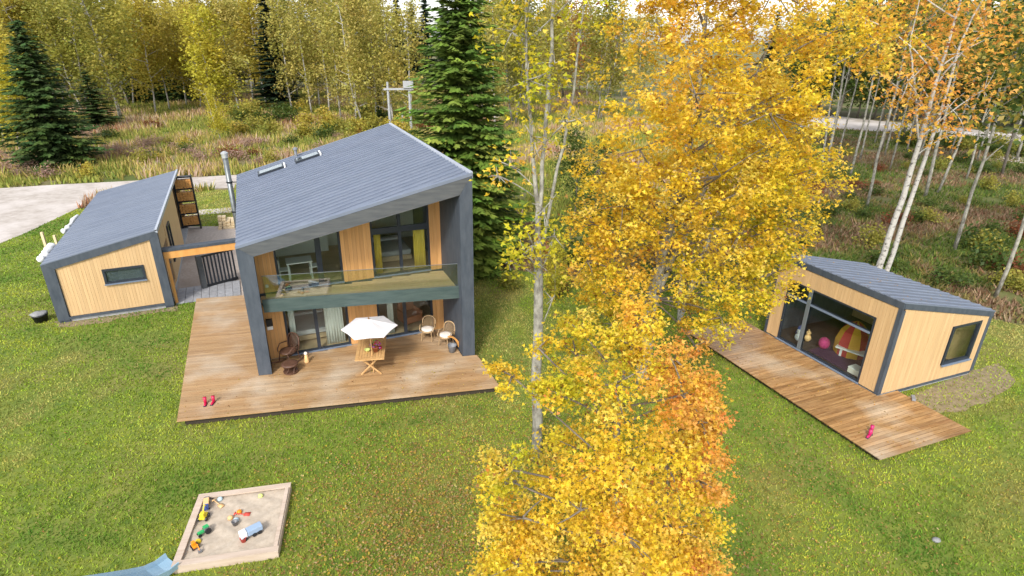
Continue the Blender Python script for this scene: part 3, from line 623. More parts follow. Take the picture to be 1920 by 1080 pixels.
def wall_with_hole(name, fr, L_, top, th, h, mat, flip):
    """solid backing wall with one opening h = (a0, a1, z0, z1)"""
    bb = MB()
    for x0, x1, z0, z1 in [(0, h[0], -.1, None), (h[1], L_, -.1, None), (h[0], h[1], h[3], None), (h[0], h[1], -.1, h[2])]:
        if x1 - x0 < .01 or (z1 is not None and z1 - z0 < .01): continue
        t0, t1 = (top(x0), top(x1)) if z1 is None else (z1, z1)
        bb.hexa([fr(x0, .03, z0), fr(x1, .03, z0), fr(x1, .03 + th, z0), fr(x0, .03 + th, z0), fr(x0, .03, t0), fr(x1, .03, t1), fr(x1, .03 + th, t1), fr(x0, .03 + th, t0)])
    return bb.build(name, mat, cabin)
SFr = lambda a, b_, z=0.0: CFr(b_, a, z)                       # frame of the gable side facing the camera: a runs to the back
FH, SH = (0.77, 4.60, -.05, 2.62), (3.03, 4.56, .50, 2.12)
wall_with_hole('front_wall', CFm, CL, lambda a: 3.3, .12, FH, M['dark_furn'], 0)
wall_with_hole('gable_wall', lambda a, b_, z: SFr(a, b_, z), CD, lambda a: zc(a) - .12, .12, SH, M['dark_furn'], 0)
cprism([(CL - .16, 0.02), (CL - .02, 0.02), (CL - .02, CD - .02), (CL - .16, CD - .02)], -.1, -.1).build('far_wall', M['dark'], cabin)
cprism([(0.16, CD - .15), (CL - .17, CD - .15), (CL - .17, CD - .02), (0.16, CD - .02)], -.1, -.1).build('rear_wall', M['cedar'], cabin)
cladding(cabin, CFm, CAF, .13, CL - .10, -.06, 3.26, M['cedar'], .128, b0=.025, holes=[FH])
cladding(cabin, SFr, CAS, .16, CD - .14, -.10, lambda a: zc(a) - .24, M['cedar'], .128, b0=.025, holes=[SH])
fx_ = lambda a, b_, z=0.0: CFr(a, b_, z)
window(cabin, CFm, FH[0], FH[1], FH[2], FH[3], [(3.48, .05)], [(1.98, .08)], b0=.05, fw=.07, depth=.11)
b = MB(); b.box(3.40, 3.56, -.035, -.008, -.05, 2.62, CFm); b.build('mullion_cover', M['steelgrey'], cabin)
for x0, x1 in ((.85, 3.39), (3.57, 4.52)): MB().box(x0, x1, -.03, -.008, 1.94, 2.02, CFm).build('transom_reflection_strip', M['sill'], cabin)  # added strips; their blue-grey colour paints a reflection on the transom
window(cabin, SFr, SH[0], SH[1], SH[2], SH[3], b0=.04, fw=.10, depth=.12)
# dark trims
def cpl(name, pts, mat): bb = MB(); bb.hexa(pts); return bb.build(name, mat, cabin)
e = .02
MB().box(-e, .125, -e, .022, -.1, 3.28, CFm).build('corner_board', M['dark'], cabin)
b = MB(); b.box(-e, .012, .023, .155, -.1, 3.2, CFm); b.build('corner_board', M['dark'], cabin)
MB().box(CL - .10, CL + e, -e, .03, -.1, 3.28, CFm).build('corner_board', M['dark'], cabin)
b = MB(); b.box(-e, .012, CD - .14, CD + .02, -.1, 2.3, CFm); b.build('corner_board', M['dark'], cabin)
MB().box(-e, CL + e, -e - .01, .03, 3.285, 3.53, CFm).build('roof_fascia', M['dark'], cabin)
cpl('gable_fascia', [CFr(-.035, .035, zc(0) - .245), CFr(.015, .035, zc(0) - .245), CFr(.015, CD + .03, zc(CD) - .245), CFr(-.035, CD + .03, zc(CD) - .245), CFr(-.035, .035, zc(0) - .02), CFr(.015, .035, zc(0) - .02), CFr(.015, CD + .03, zc(CD) - .02), CFr(-.035, CD + .03, zc(CD) - .02)], M['dark'])
MB().box(-e, .012, 1.0, CD - .14, -.2, -.105, CFm).build('base_board', M['dark'], cabin)
pts = [(0.02, 0.0), (CL - .02, 0.0), (CL - .02, CD + .02), (0.02, CD + .02)]; b = MB(); b.prism([CFr(*p)[:2] for p in pts][::-1], [zc(p[1]) - .11 for p in pts][::-1], [zc(p[1]) - .035 for p in pts][::-1]); croof = b.build('roof', M['dark'], cabin)
angc = math.atan((3.54 - 2.44) / CD); nr = 14; wr = (CL + .08) / nr
me = MB(); Lr = (CD + .10) / math.cos(angc); me.box(0, Lr, -wr / 2, wr / 2, -.03, 0); me.prism([(0, -.05), (Lr, -.05), (Lr, .05), (0, .05)], 0, .001)
me.hexa([(0, -.05, 0), (Lr, -.05, 0), (Lr, .05, 0), (0, .05, 0), (0, -.03, .026), (Lr, -.03, .026), (Lr, .03, .026), (0, .03, .026)]); ribm = me.mesh('roof_sheet', M['roof'])
for i in range(nr):
    o = link('roof_sheet', ribm, croof); o.location = CFr(-.04 + wr * (i + .5), -.03, zc(-.03) + .0); o.rotation_euler = (0, angc, CAS)
# things inside
t = thing('play_tent', 'red and yellow striped play tent inside the glazed cabin', 'tent', CFr(2.55, 1.7, -.045))
for k in range(10):
    a0, a1 = 2 * math.pi * k / 10, 2 * math.pi * (k + 1) / 10; R1, R2 = .62, .5
    bb = MB(); prof = [(R1, 0), (R1 * 1.02, .55), (R2, 1.0), (.25, 1.3), (.03, 1.42)]; vs = []
    for r, z in prof: vs += [(r * math.cos(a0), r * math.sin(a0), z), (r * math.cos(a1), r * math.sin(a1), z)]
    for r, z in prof: vs += [(r * .93 * math.cos(a0), r * .93 * math.sin(a0), z * .98), (r * .93 * math.cos(a1), r * .93 * math.sin(a1), z * .98)]
    m_ = 2 * len(prof); fs = [(2 * i, 2 * i + 1, 2 * i + 3, 2 * i + 2) for i in range(len(prof) - 1)] + [(m_ + 2 * i + 2, m_ + 2 * i + 3, m_ + 2 * i + 1, m_ + 2 * i) for i in range(len(prof) - 1)]
    bb.add(vs, fs).build('gore', M['tent_red'] if k % 2 else M['tent_yellow'], t)
o = MB().ball((0, 0, 0), (.22, .22, .26), 12, 8).build('beanbag', M['pink'], None, True); o.location = CFr(3.2, 1.0, .2); tag(o, 'pink beanbag left of the striped tent in the cabin', 'beanbag')
o = MB().box(-1.1, 1.1, -.7, .7, 0, .02).build('rug', M['plum']); o.location = CFr(2.2, 1.0, -.045); o.rotation_euler = (0, 0, CAF); tag(o, 'dark purple rug on the cabin floor behind the glass', 'rug')
t = thing('bench', 'long white bench across the cabin floor behind the glass', 'bench', CFr(1.75, 1.5, -.045), CAF + .35)
MB().box(-1.05, 1.05, -.26, .26, .36, .42).build('seat', M['white_paint'], t)
for x in (-.85, .85): MB().box(x - .04, x + .04, -.16, .16, 0, .36).build('leg', M['white_paint'], t)
o = MB().box(-.3, .3, -.22, .22, 0, .16).build('cushion', M['green_cloth'], bevel=.05); o.location = CFr(1.15, 1.0, -.045); o.rotation_euler = (0, 0, .6); tag(o, 'dark green floor cushion near the right end of the cabin window', 'cushion')
t = thing('storage_box', 'pale low box on the cabin floor by the right end of the glass', 'box', CFr(1.15, .5, -.045), CAF)
MB().box(-.35, .35, -.2, .2, 0, .22).build('body', M['cushion'], t); MB().box(-.36, .36, -.21, .21, .221, .25).build('lid', M['white_paint'], t)
for k, (da, db, m_, l_) in enumerate([(4.1, .6, 'toy_white', 'white soft toy at the left end of the cabin window'), (4.35, .9, 'toy_blue', 'blue soft toy behind the white one in the cabin window'), (3.9, .9, 'toy_peach', 'peach soft toy beside the grey cabin mullion')]):
    t = thing('soft_toy', l_, 'soft toy', CFr(da, db, -.045), .5 * k)
    MB().ball((0, 0, .16), (.15, .14, .17), 10, 6).build('body', M[m_], t, True); MB().ball((0, 0, .39), .10, 10, 6).build('head', M[m_], t, True)
    for sx in (-1, 1): MB().ball((sx * .08, 0, .48), .04, 8, 5).build('ear', M[m_], t, True)
o = long_unit('bookcase', 0, 1, 0, .4, 0, 1.1, M['bark_wood'], 'brown low shelf at the back of the cabin', 'shelf', M['pine']); o.location = CFr(2.2, 4.6, -.045); o.rotation_euler = (0, 0, CAF)

cdeck = thing('cabin_deck', 'long wet plank deck running along the glazed front of the small cabin', 'deck')
a = -2.60; pw = .142
while a < 6.42:
    b1 = .95 if a < -.17 else -.035
    b0 = -3.14
    o = piece('plank', M['deck2'], cdeck, CFr(a + pw / 2, (b0 + b1) / 2, -.116 + random.uniform(-.002, .002)), (b1 - b0, pw - .013, .03), CAS); a += pw
b = MB()
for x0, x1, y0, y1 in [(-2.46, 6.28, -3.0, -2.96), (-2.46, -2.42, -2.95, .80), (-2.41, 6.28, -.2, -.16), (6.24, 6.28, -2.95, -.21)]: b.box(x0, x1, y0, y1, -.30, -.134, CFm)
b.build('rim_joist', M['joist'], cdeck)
# grey tap cover at the deck
g = spot(1712, 748, -.1); o = MB().box(-.16, .16, -.06, .06, 0, .08).build('shoe_scraper', M['bucket'], bevel=.015); o.location = (g[0], g[1], -.10); o.rotation_euler = (0, 0, .9); tag(o, 'small grey shoe scraper on the deck behind the cabin corner', 'shoe scraper')
g = spot(1755, 1014, GZ); o = MB().ball((0, 0, 0), (.12, .09, .05), 10, 6).build('flat_stone', M['stone'], None, True); o.location = (g[0], g[1], GZ + .03); tag(o, 'flat grey stone lying alone in the right hand lawn', 'stone')

# ------------------------------------------------------------------ garden furniture on the deck
par = thing('parasol', 'off-white hexagonal parasol open over the garden table', 'parasol', (4.12, -0.60, 0))
R_ = 1.0; top = (0, 0, 2.22); rimz = 1.88; n = 6; off = math.radians(0)
for k in range(n):
    a0, a1 = 2 * math.pi * k / n + off, 2 * math.pi * (k + 1) / n + off
    P0 = np.array((R_ * math.cos(a0), R_ * math.sin(a0), rimz)); P1 = np.array((R_ * math.cos(a1), R_ * math.sin(a1), rimz)); T_ = np.array(top)
    mid = (P0 + P1) / 2 * np.array([.97, .97, 1]) + np.array([0, 0, .01]); q0 = (T_ + P0) / 2; q1 = (T_ + P1) / 2; qm = (q0 + q1) / 2 + np.array([0, 0, -.025])
    dn = np.array([0, 0, -.012]); vs = [T_, q0, q1, qm, P0, P1, mid]; vs = vs + [v_ + dn for v_ in vs]
    fs = [(0, 1, 3), (0, 3, 2), (1, 4, 6, 3), (3, 6, 5, 2)]; fs += [tuple(i + 7 for i in f[::-1]) for f in fs] + [(4, 11, 13, 6), (6, 13, 12, 5)]
    pn = MB().add(vs, fs).build('canopy_panel', M['white_cloth'], par)
    MB().tube([(0, 0, 2.19), tuple(P0 * .99 + np.array([0, 0, -.03]))], .010, 6).build('rib', M['pine'], par)
MB().tube([(0, 0, .02), (0, 0, 2.21)], .022, 10).build('pole', M['pine'], par)
MB().lathe([(.035, 0), (.035, .05), (.01, .08)], 10, (0, 0, 2.21)).build('finial', M['bark_wood'], par)
tab = thing('garden_table', 'slatted wooden garden table with crossed legs under the parasol', 'table', (4.08, -0.05, 0), -.06)
MB().box(-.52, .52, -.86, -.74, .70, .74).build('end_rail', M['pine'], tab); MB().box(-.52, .52, .74, .86, .70, .74).build('end_rail', M['pine'], tab)
for x in (-.46, .46): MB().box(x - .06, x + .06, -.739, .739, .70, .74).build('side_rail', M['pine'], tab)
for i in range(8): piece('slat', M['pine'], tab, (-.344 + .0983 * i, 0, .722), (.086, 1.47, .026))
for yy in (-.66, .66):
    for s_ in (-1, 1):
        MB().tube([(-s_ * .36, yy + s_ * .02, 0.005), (s_ * .33, yy + s_ * .02, .70)], .035, 6).build('leg', M['pine'], tab)
MB().box(-.03, .03, -.62, .62, .30, .36).build('stretcher', M['pine'], tab)
fp = thing('flower_pot', 'potted flowers in red and purple on the garden table', 'flower pot', (4.25, -.35, .741))
MB().lathe([(.08, 0), (.115, .17), (.125, .17), (.125, .2), (.03, .19)], 14).build('pot', M['terracotta'], fp, True)
b1_, b2_, b3_ = MB(), MB(), MB(); rr = random.Random(3)
for i in range(26):
    x, yv, z = rr.gauss(0, .09), rr.gauss(0, .09), .24 + rr.random() * .16; (b1_ if i % 3 == 0 else b2_ if i % 3 == 1 else b3_).ball((x, yv, z), (.035, .035, .025), 7, 4)
b1_.build('leaf_tuft', M['plant_green'], fp); b2_.build('blossom', M['petal_purple'], fp); b3_.build('blossom', M['petal_red'], fp)
o = MB().lathe([(.05, 0), (.10, .06), (.12, .09), (.09, .07), (.03, .02)], 14).build('bowl', M['toy_lime'], None, True); o.location = (3.95, -.28, .741); tag(o, 'small lime green bowl on the garden table left of the flowers', 'bowl')
o = MB().lathe([(.04, 0), (.045, .12), (.02, .18), (.015, .26)], 12).build('bottle', M['plum'], None, True); o.location = (4.10, .05, .741); tag(o, 'dark bottle behind the flowers on the garden table', 'bottle')
o = MB().lathe([(.05, 0), (.06, .1), (.06, .1), (.02, .095)], 12).build('cup', M['petal_red'], None, True); o.location = (4.42, -.18, .741); tag(o, 'red cup right of the flowers on the garden table', 'cup')

def round_chair(loc, rz, mat, cush, label, rock=False):
    t = thing('rattan_chair' if not rock else 'rocking_chair', label, 'chair', loc, rz, None)
    n = 20; ring = [(.27 * math.cos(math.pi * (-.12 + 1.24 * k / n)), .22 + .10 * math.sin(math.pi * k / n), .44 + .50 * math.sin(math.pi * max(0, min(1, k / n))) ** .6) for k in range(n + 1)]
    b = MB(); b.tube(ring, .026, 7); b.build('back_frame', mat, t, True)
    for k in range(9):                                        # woven back: slim canes
        x = -.21 + .0525 * k; h = .48 * max(.2, math.sqrt(max(0, 1 - (x / .27) ** 2))) ** .8
        MB().tube([(x, .235, .44), (x * .95, .30, .44 + h)], .011, 5).build('cane', mat, t)
    b = MB(); b.lathe([(.24, .40), (.27, .41), (.27, .445), (.2, .45)], 18); b.build('seat', mat, t, True)
    if cush: MB().lathe([(.20, .452), (.255, .465), (.25, .52), (.12, .54)], 18).build('cushion', cush, t, True)
    for sx in (-1, 1):
        MB().tube([(sx * .27, .20, .62), (sx * .31, -.05, .63), (sx * .27, -.20, .50), (sx * .23, -.21, .42)], .018, 6).build('armrest', mat, t, True)
    if not rock:
        for sx in (-1, 1):
            for sy in (-1, 1): MB().tube([(sx * .19, sy * .17, .41), (sx * .22, sy * .21, 0.002)], .018, 6).build('leg', mat, t)
    else:
        for sx in (-1, 1):
            pts = [(sx * .24, -.50 + .1 * k, .03 + .10 * ((k - 5.2) / 5.5) ** 2 * 1.2) for k in range(12)]; MB().tube(pts, .022, 6).build('rocker', mat, t, True)
            for y0 in (-.18, .2): MB().tube([(sx * .2, y0, .41), (sx * .24, y0 * 1.2, .06)], .018, 6).build('leg', mat, t)
    return t
round_chair((6.30, 1.62, 0), -.35, M['rattan'], M['cushion'], 'round-backed rattan chair with cream seat right of the patio door')
round_chair((6.98, .98, 0), -.75, M['rattan'], M['cushion'], 'rattan chair with cream seat beside the right dark column')
rk = round_chair((.98, .78, 0), 2.5 - math.pi - .1, M['dark_rattan'], None, 'dark brown rattan rocking chair behind the left column', True); rk.scale = (1.15,) * 3
st = thing('footstool', 'round dark rattan footstool in front of the rocking chair', 'footstool', (1.12, .02, 0))
MB().lathe([(.27, .30), (.30, .33), (.30, .37), (.24, .39), (.08, .36)], 18).build('seat', M['dark_rattan'], st, True); MB().lathe([(.25, .02), (.27, .02), (.27, .06), (.25, .06)], 18).build('base_ring', M['dark_rattan'], st)
for k in range(6):
    a = k * math.pi / 3; MB().tube([(.26 * math.cos(a), .26 * math.sin(a), .04), (.20 * math.cos(a + .3), .20 * math.sin(a + .3), .18), (.26 * math.cos(a + .5), .26 * math.sin(a + .5), .31)], .016, 6).build('leg', M['dark_rattan'], st)
dl = thing('garden_figure', 'small pink and cream garden figure beside the rocking chair', 'figurine', (1.62, .62, 0))
MB().lathe([(.09, 0), (.10, .05), (.06, .28), (.04, .33)], 12).build('body', M['toy_peach'], dl, True); MB().ball((0, 0, .39), .07, 10, 6).build('head', M['cushion'], dl, True)
bk = thing('bucket', 'grey metal bucket on the deck beside the right column', 'bucket', (7.16, .42, 0))
MB().lathe([(.13, 0), (.17, .28), (.18, .29), (.165, .28), (.12, .03)], 18).build('pail', M['bucket'], bk, True); MB().tube([(.17 * math.cos(math.pi * k / 10), .05, .29 + .10 * math.sin(math.pi * k / 10)) for k in range(11)], .007, 5).build('handle', M['steelgrey'], bk)
bw = thing('bentwood_board', 'curved orange bentwood rocker board leaning by the right column', 'board', (7.30, .55, 0), .25)
pts = []
n = 12; b = MB()
for k in range(n):
    def P_(q): a = math.radians(10 + 75 * q / n); return (-.35 + .62 * math.cos(a) * .75, .62 * math.sin(a) * 1.05)
    (x0, z0), (x1, z1) = P_(k), P_(k + 1); b.hexa([(x0, -.06, z0), (x0 + .09, -.06, z0), (x0 + .09, .06, z0), (x0, .06, z0), (x1, -.06, z1), (x1 + .09, -.06, z1), (x1 + .09, .06, z1), (x1, .06, z1)])
b.build('bent_strip', M['orange_wood'], bw)

def boot_thing(loc, rz, mat, label, lying=False):
    t = thing('rubber_boot', label, 'boot', loc, rz, "children's rubber boots")
    b = MB(); b.tube([(0, 0, .03), (0, 0, .12), (0, .01, .25)], [.052, .048, .06], 12); sh = b.build('shaft', mat, t, True)
    b = MB(); b.ball((0, -.08, .042), (.045, .12, .042), 12, 6); b.build('foot', mat, t, True)
    MB().box(-.045, .045, -.20, .05, 0.001, .018).build('sole', M['plum'], t)
    if lying: t.rotation_euler = (math.radians(88), 0, rz); t.location.z += .055
g = spot(391, 757, 0); boot_thing((g[0] - .09, g[1] + .02, 0), .1, M['crimson'], 'left one of two crimson boots at the corner of the large deck'); boot_thing((g[0] + .16, g[1] + .05, 0), -.2, M['crimson'], 'right one of two crimson boots at the corner of the large deck')
g = spot(1632, 815, -.1); boot_thing((g[0] - .10, g[1] - .06, -.1), -1.1, M['magenta'], 'nearer magenta boot on the cabin deck'); boot_thing((g[0] + .12, g[1] + .12, -.1), -.7, M['magenta'], 'farther magenta boot on the cabin deck')

# ------------------------------------------------------------------ sandpit, slide, toys
sp_ = thing('sandpit', 'square weathered wooden sandpit full of toys on the lawn', 'sandpit', (0.67, -7.25, -.06))
hx, hy = 1.20, 1.22; bwid = .17
for nm, c, s_ in [('seat_board', (0, hy - bwid / 2, -.02), (2 * hx, bwid, .04)), ('seat_board', (0, -hy + bwid / 2, -.02), (2 * hx, bwid, .04)), ('seat_board', (-hx + bwid / 2, 0, -.021), (bwid, 2 * hy - 2 * bwid - .01, .04)), ('seat_board', (hx - bwid / 2, 0, -.021), (bwid * .55, 2 * hy - 2 * bwid - .01, .04))]:
    piece(nm, M['sandwood'], sp_, c, s_)
for c, s_ in [((0, -hy + .03, -.17), (2 * hx - .02, .04, .255)), ((0, hy - .03, -.17), (2 * hx - .02, .04, .255)), ((-hx + .03, 0, -.17), (.04, 2 * hy - .12, .255)), ((hx - .03, 0, -.17), (.04, 2 * hy - .12, .255))]:
    piece('side_board', M['sandwood'], sp_, c, s_)
nx = 40; xs_ = np.linspace(-hx + .06, hx - .06, nx); ys_ = np.linspace(-hy + .06, hy - .06, nx); vs = []; fs = []
for j in range(nx):
    for i in range(nx):
        vs.append((xs_[i], ys_[j], -.085 + .022 * math.sin(i * .5 + 1.3 * math.sin(j * .4)) * math.cos(j * .37) + random.uniform(-.008, .008)))
for j in range(nx - 1):
    for i in range(nx - 1): fs.append((j * nx + i, j * nx + i + 1, (j + 1) * nx + i + 1, (j + 1) * nx + i))
MB().add(vs, fs).build('sand', M['sand'], sp_, True)['kind'] = 'stuff'

sl_ = thing('slide', 'pale blue plastic slide chute running down to the sandpit corner', 'slide')
e0 = np.array(spot(323, 1048, -.02)); dvec = spot(215, 1088, .5) - e0; dvec[2] = 0; dvec /= np.linalg.norm(dvec); nv2 = np.array([-dvec[1], dvec[0], 0])
prof = [(0.0, -.09), (.25, -.10), (.5, -.02), (.8, .18), (1.2, .47), (1.8, .92), (2.3, 1.18), (2.6, 1.22)]
def chute(d, z): return e0 + dvec * d + np.array([0, 0, z])
cross = [(-.27, .13), (-.25, .135), (-.21, .02), (0, 0), (.21, .02), (.25, .135), (.27, .13), (.25, -.04), (0, -.05), (-.25, -.04)]
vs = []; fs = []; nc = len(cross)
for d, z in prof:
    for o_, h in cross: vs.append(tuple(chute(d, z) + nv2 * o_ + np.array([0, 0, h])))
for i in range(len(prof) - 1):
    for k in range(nc): fs.append((i * nc + k, (i + 1) * nc + k, (i + 1) * nc + (k + 1) % nc, i * nc + (k + 1) % nc))
fs += [tuple(range(nc)), tuple((len(prof) - 1) * nc + k for k in range(nc))[::-1]]
MB().add(vs, fs).build('chute', M['slide'], sl_, False)
tp = chute(2.6, 1.22); SLF = frame_at(tuple(tp), math.atan2(dvec[1], dvec[0]))
MB().box(0.01, .6, -.3, .3, -.1, -.04, SLF).build('platform', M['slide'], sl_)
for yy in (-.26, .26): MB().tube([SLF(.05, yy, -1.5), SLF(.05, yy, .45)], .03, 8).build('post', M['slide'], sl_); MB().tube([SLF(1.0, yy, -1.5), SLF(.55, yy, .45)], .03, 8).build('post', M['slide'], sl_)
for k in range(4): MB().tube([SLF(.93 - k * .09, -.26, -1.2 + k * .3), SLF(.93 - k * .09, .26, -1.2 + k * .3)], .02, 8).build('rung', M['slide'], sl_)

SANDZ = -.138
def wheels(t, xs, ys, r, mat, wd=.05):
    for x in xs:
        for yy in ys:
            MB().tube([(x - wd / 2, yy, r), (x + wd / 2, yy, r)], r, 10).build('wheel', mat, t)
def toy_truck(px, py, rz, s_, bodym, cabm, label, kind='truck', wheelm='black', z=SANDZ):
    g = spot(px, py, z); t = thing('toy_' + kind, label, 'toy', (g[0], g[1], z), rz); s_ *= .78; t.scale = (s_,) * 3
    if kind == 'tractor':
        MB().box(-.05, .05, -.22, .0, .08, .18).build('bonnet', M[bodym], t, bevel=.015); MB().box(-.07, .07, .0, .16, .07, .26).build('cab', M[cabm], t, bevel=.015); MB().box(-.08, .08, -.01, .17, .261, .285).build('roof', M[bodym], t)
        wheels(t, (-.11, .11), (.10,), .11, M['black'], .06); wheels(t, (-.08, .08), (-.18,), .06, M['black'], .04)
    elif kind == 'digger':
        MB().box(-.10, .10, -.14, .16, .08, .16).build('chassis', M[bodym], t, bevel=.015); MB().box(-.08, .06, -.02, .14, .161, .30).build('cab', M[cabm], t, bevel=.015)
        MB().tube([(.05, -.1, .16), (.05, -.26, .34), (.05, -.42, .14)], .022, 6).build('arm', M[bodym], t); MB().box(-.02, .12, -.48, -.38, .04, .15).build('shovel', M['toy_grey'], t)
        wheels(t, (-.12, .12), (-.09, .11), .07, M[wheelm])
    else:
        MB().box(-.10, .10, -.30, -.12, .07, .27).build('cab', M[cabm], t, bevel=.02); MB().box(-.11, .11, -.11, .30, .09, .25).build('bed', M[bodym], t, bevel=.015); MB().box(-.09, .09, -.28, .28, .05, .069).build('chassis', M['toy_grey'], t)
        wheels(t, (-.10, .10), (-.20, .05, .20), .06, M[wheelm])
    return t
toy_truck(384, 1000, -.95, .9, 'toy_green', 'toy_grey', 'green toy tractor with black wheels at the left side of the sandpit', 'tractor')
toy_truck(383, 972, 3.0, 1.0, 'toy_yellow', 'toy_yellow', 'yellow toy digger at the left side of the sandpit', 'digger')
toy_truck(388, 950, .2, .8, 'toy_peach', 'toy_blue', 'tan and blue toy dump truck at the far left corner of the sandpit')
toy_truck(366, 1027, .6, .75, 'toy_orange', 'toy_orange', 'orange toy loader at the near left corner of the sandpit', 'digger')
toy_truck(472, 1003, -1.05, 1.15, 'toy_light_blue', 'toy_white', 'white and blue toy lorry at the right side of the sandpit')
def small_toy(name, px, py, fn, mat, label, rz=0.0):
    g = spot(px, py, SANDZ); o = fn(MB()).build(name, M[mat], None, True); o.location = (g[0], g[1], SANDZ); o.rotation_euler = (0, 0, rz); tag(o, label, 'toy'); return o
mold = lambda b: b.lathe([(.075, 0), (.06, .06), (.03, .075), (.005, .078)], 8)
pail = lambda b: b.lathe([(.055, 0), (.075, .12), (.08, .12), (.06, .11), (.045, .02)], 12)
spade = lambda b: b.box(-.06, .06, -.18, -.03, .01, .03).tube([(0, -.04, .02), (0, .2, .045)], .012, 6).box(-.05, .05, .2, .225, .03, .06)
small_toy('toy_spade', 456, 965, spade, 'toy_red', 'red toy spade in the middle of the sandpit', 1.4)
small_toy('sand_mould', 449, 961, mold, 'toy_orange', 'orange sand mould beside the red spade')
small_toy('sand_mould', 432, 972, mold, 'toy_peach', 'peach sand mould in the middle of the sandpit')
small_toy('sand_mould', 443, 976, mold, 'toy_pale', 'pale green sand mould right of the peach one')
small_toy('toy_pail', 441, 984, pail, 'toy_grey', 'grey toy pail in the middle of the sandpit')
small_toy('toy_pail', 457, 1015, pail, 'toy_red', 'light red toy pail beside the white toy lorry')
small_toy('sand_mould', 413, 937, mold, 'toy_pale', 'pale blue sand mould at the far edge of the sandpit')
small_toy('sand_mould', 489, 931, mold, 'toy_lime', 'lime sand mould at the far right corner of the sandpit')
small_toy('toy_spade', 410, 946, spade, 'toy_peach', 'peach toy spade near the far left corner of the sandpit', .8)
small_toy('toy_pail', 388, 941, pail, 'toy_grey', 'dark grey toy pail in the far left corner of the sandpit')
small_toy('sand_mould', 372, 1016, mold, 'toy_yellow', 'yellow sand mould between green tractor and orange loader')
# ------------------------------------------------------------------ meadow details: H-frame pole
hp = thing('pole_frame', 'pale H-shaped pole frame standing beyond the house roof', 'pole frame', spot(752, 246, GZ))
for x in (-1.35, 1.35): MB().tube([(x, 0, 0), (x, 0, 6.2)], [.17, .14], 8).build('pole', M['concrete'], hp)
MB().box(-1.9, 1.9, -.22, -.18, 5.2, 5.45).build('crossbar', M['concrete'], hp); MB().box(.6, 1.9, -.4, .2, 5.46, 6.3).build('switch_box', M['concrete'], hp); MB().tube([(0.3, .6, 0), (.3, .6, 2.2)], .12, 8).build('stub_post', M['concrete'], hp)

# ------------------------------------------------------------------ vegetation
def unit(n, rng):
    v = rng.normal(size=(n, 3)); return v / (np.linalg.norm(v, axis=1)[:, None] + 1e-9)

LEAF1 = np.array([[0, -.5, 0], [.34, .02, .12], [0, .55, 0], [-.34, .02, .12]])                    # one folded blade, 4 corners
def _lobe(a, l, w_): 
    c, s_ = math.cos(a), math.sin(a); pts = np.array([[0, -.28, 0], [w_, l * .42 - .28, .09], [0, l - .28, -.03], [-w_, l * .42 - .28, .09]])
    y = pts[:, 1] + .28; return np.stack([pts[:, 0] * c + y * s_, -pts[:, 0] * s_ + y * c - .28, pts[:, 2]], 1)
LEAF3 = np.concatenate([_lobe(0, .95, .22), _lobe(.95, .68, .17), _lobe(-.95, .68, .17)])            # three-lobed leaf, 12 corners

def leaves(pos, size, tint, rng, templ=LEAF1, up=0.5):
    n = len(pos); nrm = unit(n, rng); nrm[:, 2] = np.abs(nrm[:, 2]) + up; nrm /= np.linalg.norm(nrm, axis=1)[:, None]
    t = np.cross(nrm, unit(n, rng)); t /= np.linalg.norm(t, axis=1)[:, None] + 1e-9; b_ = np.cross(nrm, t)
    sz = np.broadcast_to(size, (n,))[:, None, None] * rng.uniform(.7, 1.3, (n, 1, 1))
    v = pos[:, None, :] + sz * (templ[None, :, 0:1] * t[:, None] + templ[None, :, 1:2] * b_[:, None] + templ[None, :, 2:3] * nrm[:, None])
    return v.reshape(-1, 3), np.repeat(tint, len(templ), axis=0)

def pick(pal, n, rng, jit=0.12):
    pal = np.array(pal); w_ = pal[rng.integers(0, len(pal), n)]
    return np.clip(w_ * (1 + rng.normal(0, jit, (n, 1))) * (1 + rng.normal(0, .05, (n, 3))), .003, .95)

YELLOW = [(0.82, 0.58, 0.04), (0.84, 0.62, 0.05), (0.76, 0.59, 0.04), (0.84, 0.55, 0.05), (0.85, 0.66, 0.14)]
LIME = [(0.58, 0.53, 0.03), (0.48, 0.47, 0.03), (0.66, 0.56, 0.03), (0.40, 0.41, 0.03), (0.70, 0.58, 0.04)]
ORANGE = [(0.80, 0.46, 0.07), (0.80, 0.40, 0.07), (0.78, 0.50, 0.06), (0.78, 0.33, 0.09), (0.84, 0.54, 0.14)]
BROWN = [(0.30, 0.13, 0.03), (0.40, 0.20, 0.05), (0.22, 0.09, 0.03)]

def lobes_crown(lobes, size, dens, rng, templ=LEAF3, sub=.26, shell=.45):
    """leaves in small clusters spread through a set of lobes (x, y, z, radius, palette)"""
    P = []; T = []; ends = []
    for (x, y, z, r, pal) in lobes:
        nc = max(5, int(16 * (r / 1.0) ** 1.7 * 1.4)); d = unit(nc, rng); c = np.array([x, y, z]) + d * (r * rng.uniform(shell, 1.05, (nc, 1)))
        ends.append(c)
        n = max(30, int(dens * r * r)); idx = rng.integers(0, nc, n)
        P.append(c[idx] + rng.normal(0, 1, (n, 3)) * np.array([1, 1, .75]) * sub * min(1, .45 + .55 * r))
        ct = pick(pal, nc, rng, .10)
        t = .55 * ct[idx] + .45 * pick(pal, n, rng, .16); br = rng.random(n) < .03; t[br] = pick(BROWN, int(br.sum()), rng); T.append(t)
    P = np.concatenate(P); T = np.concatenate(T); ok = P[:, 2] > GZ + .5
    return P[ok], T[ok], ends

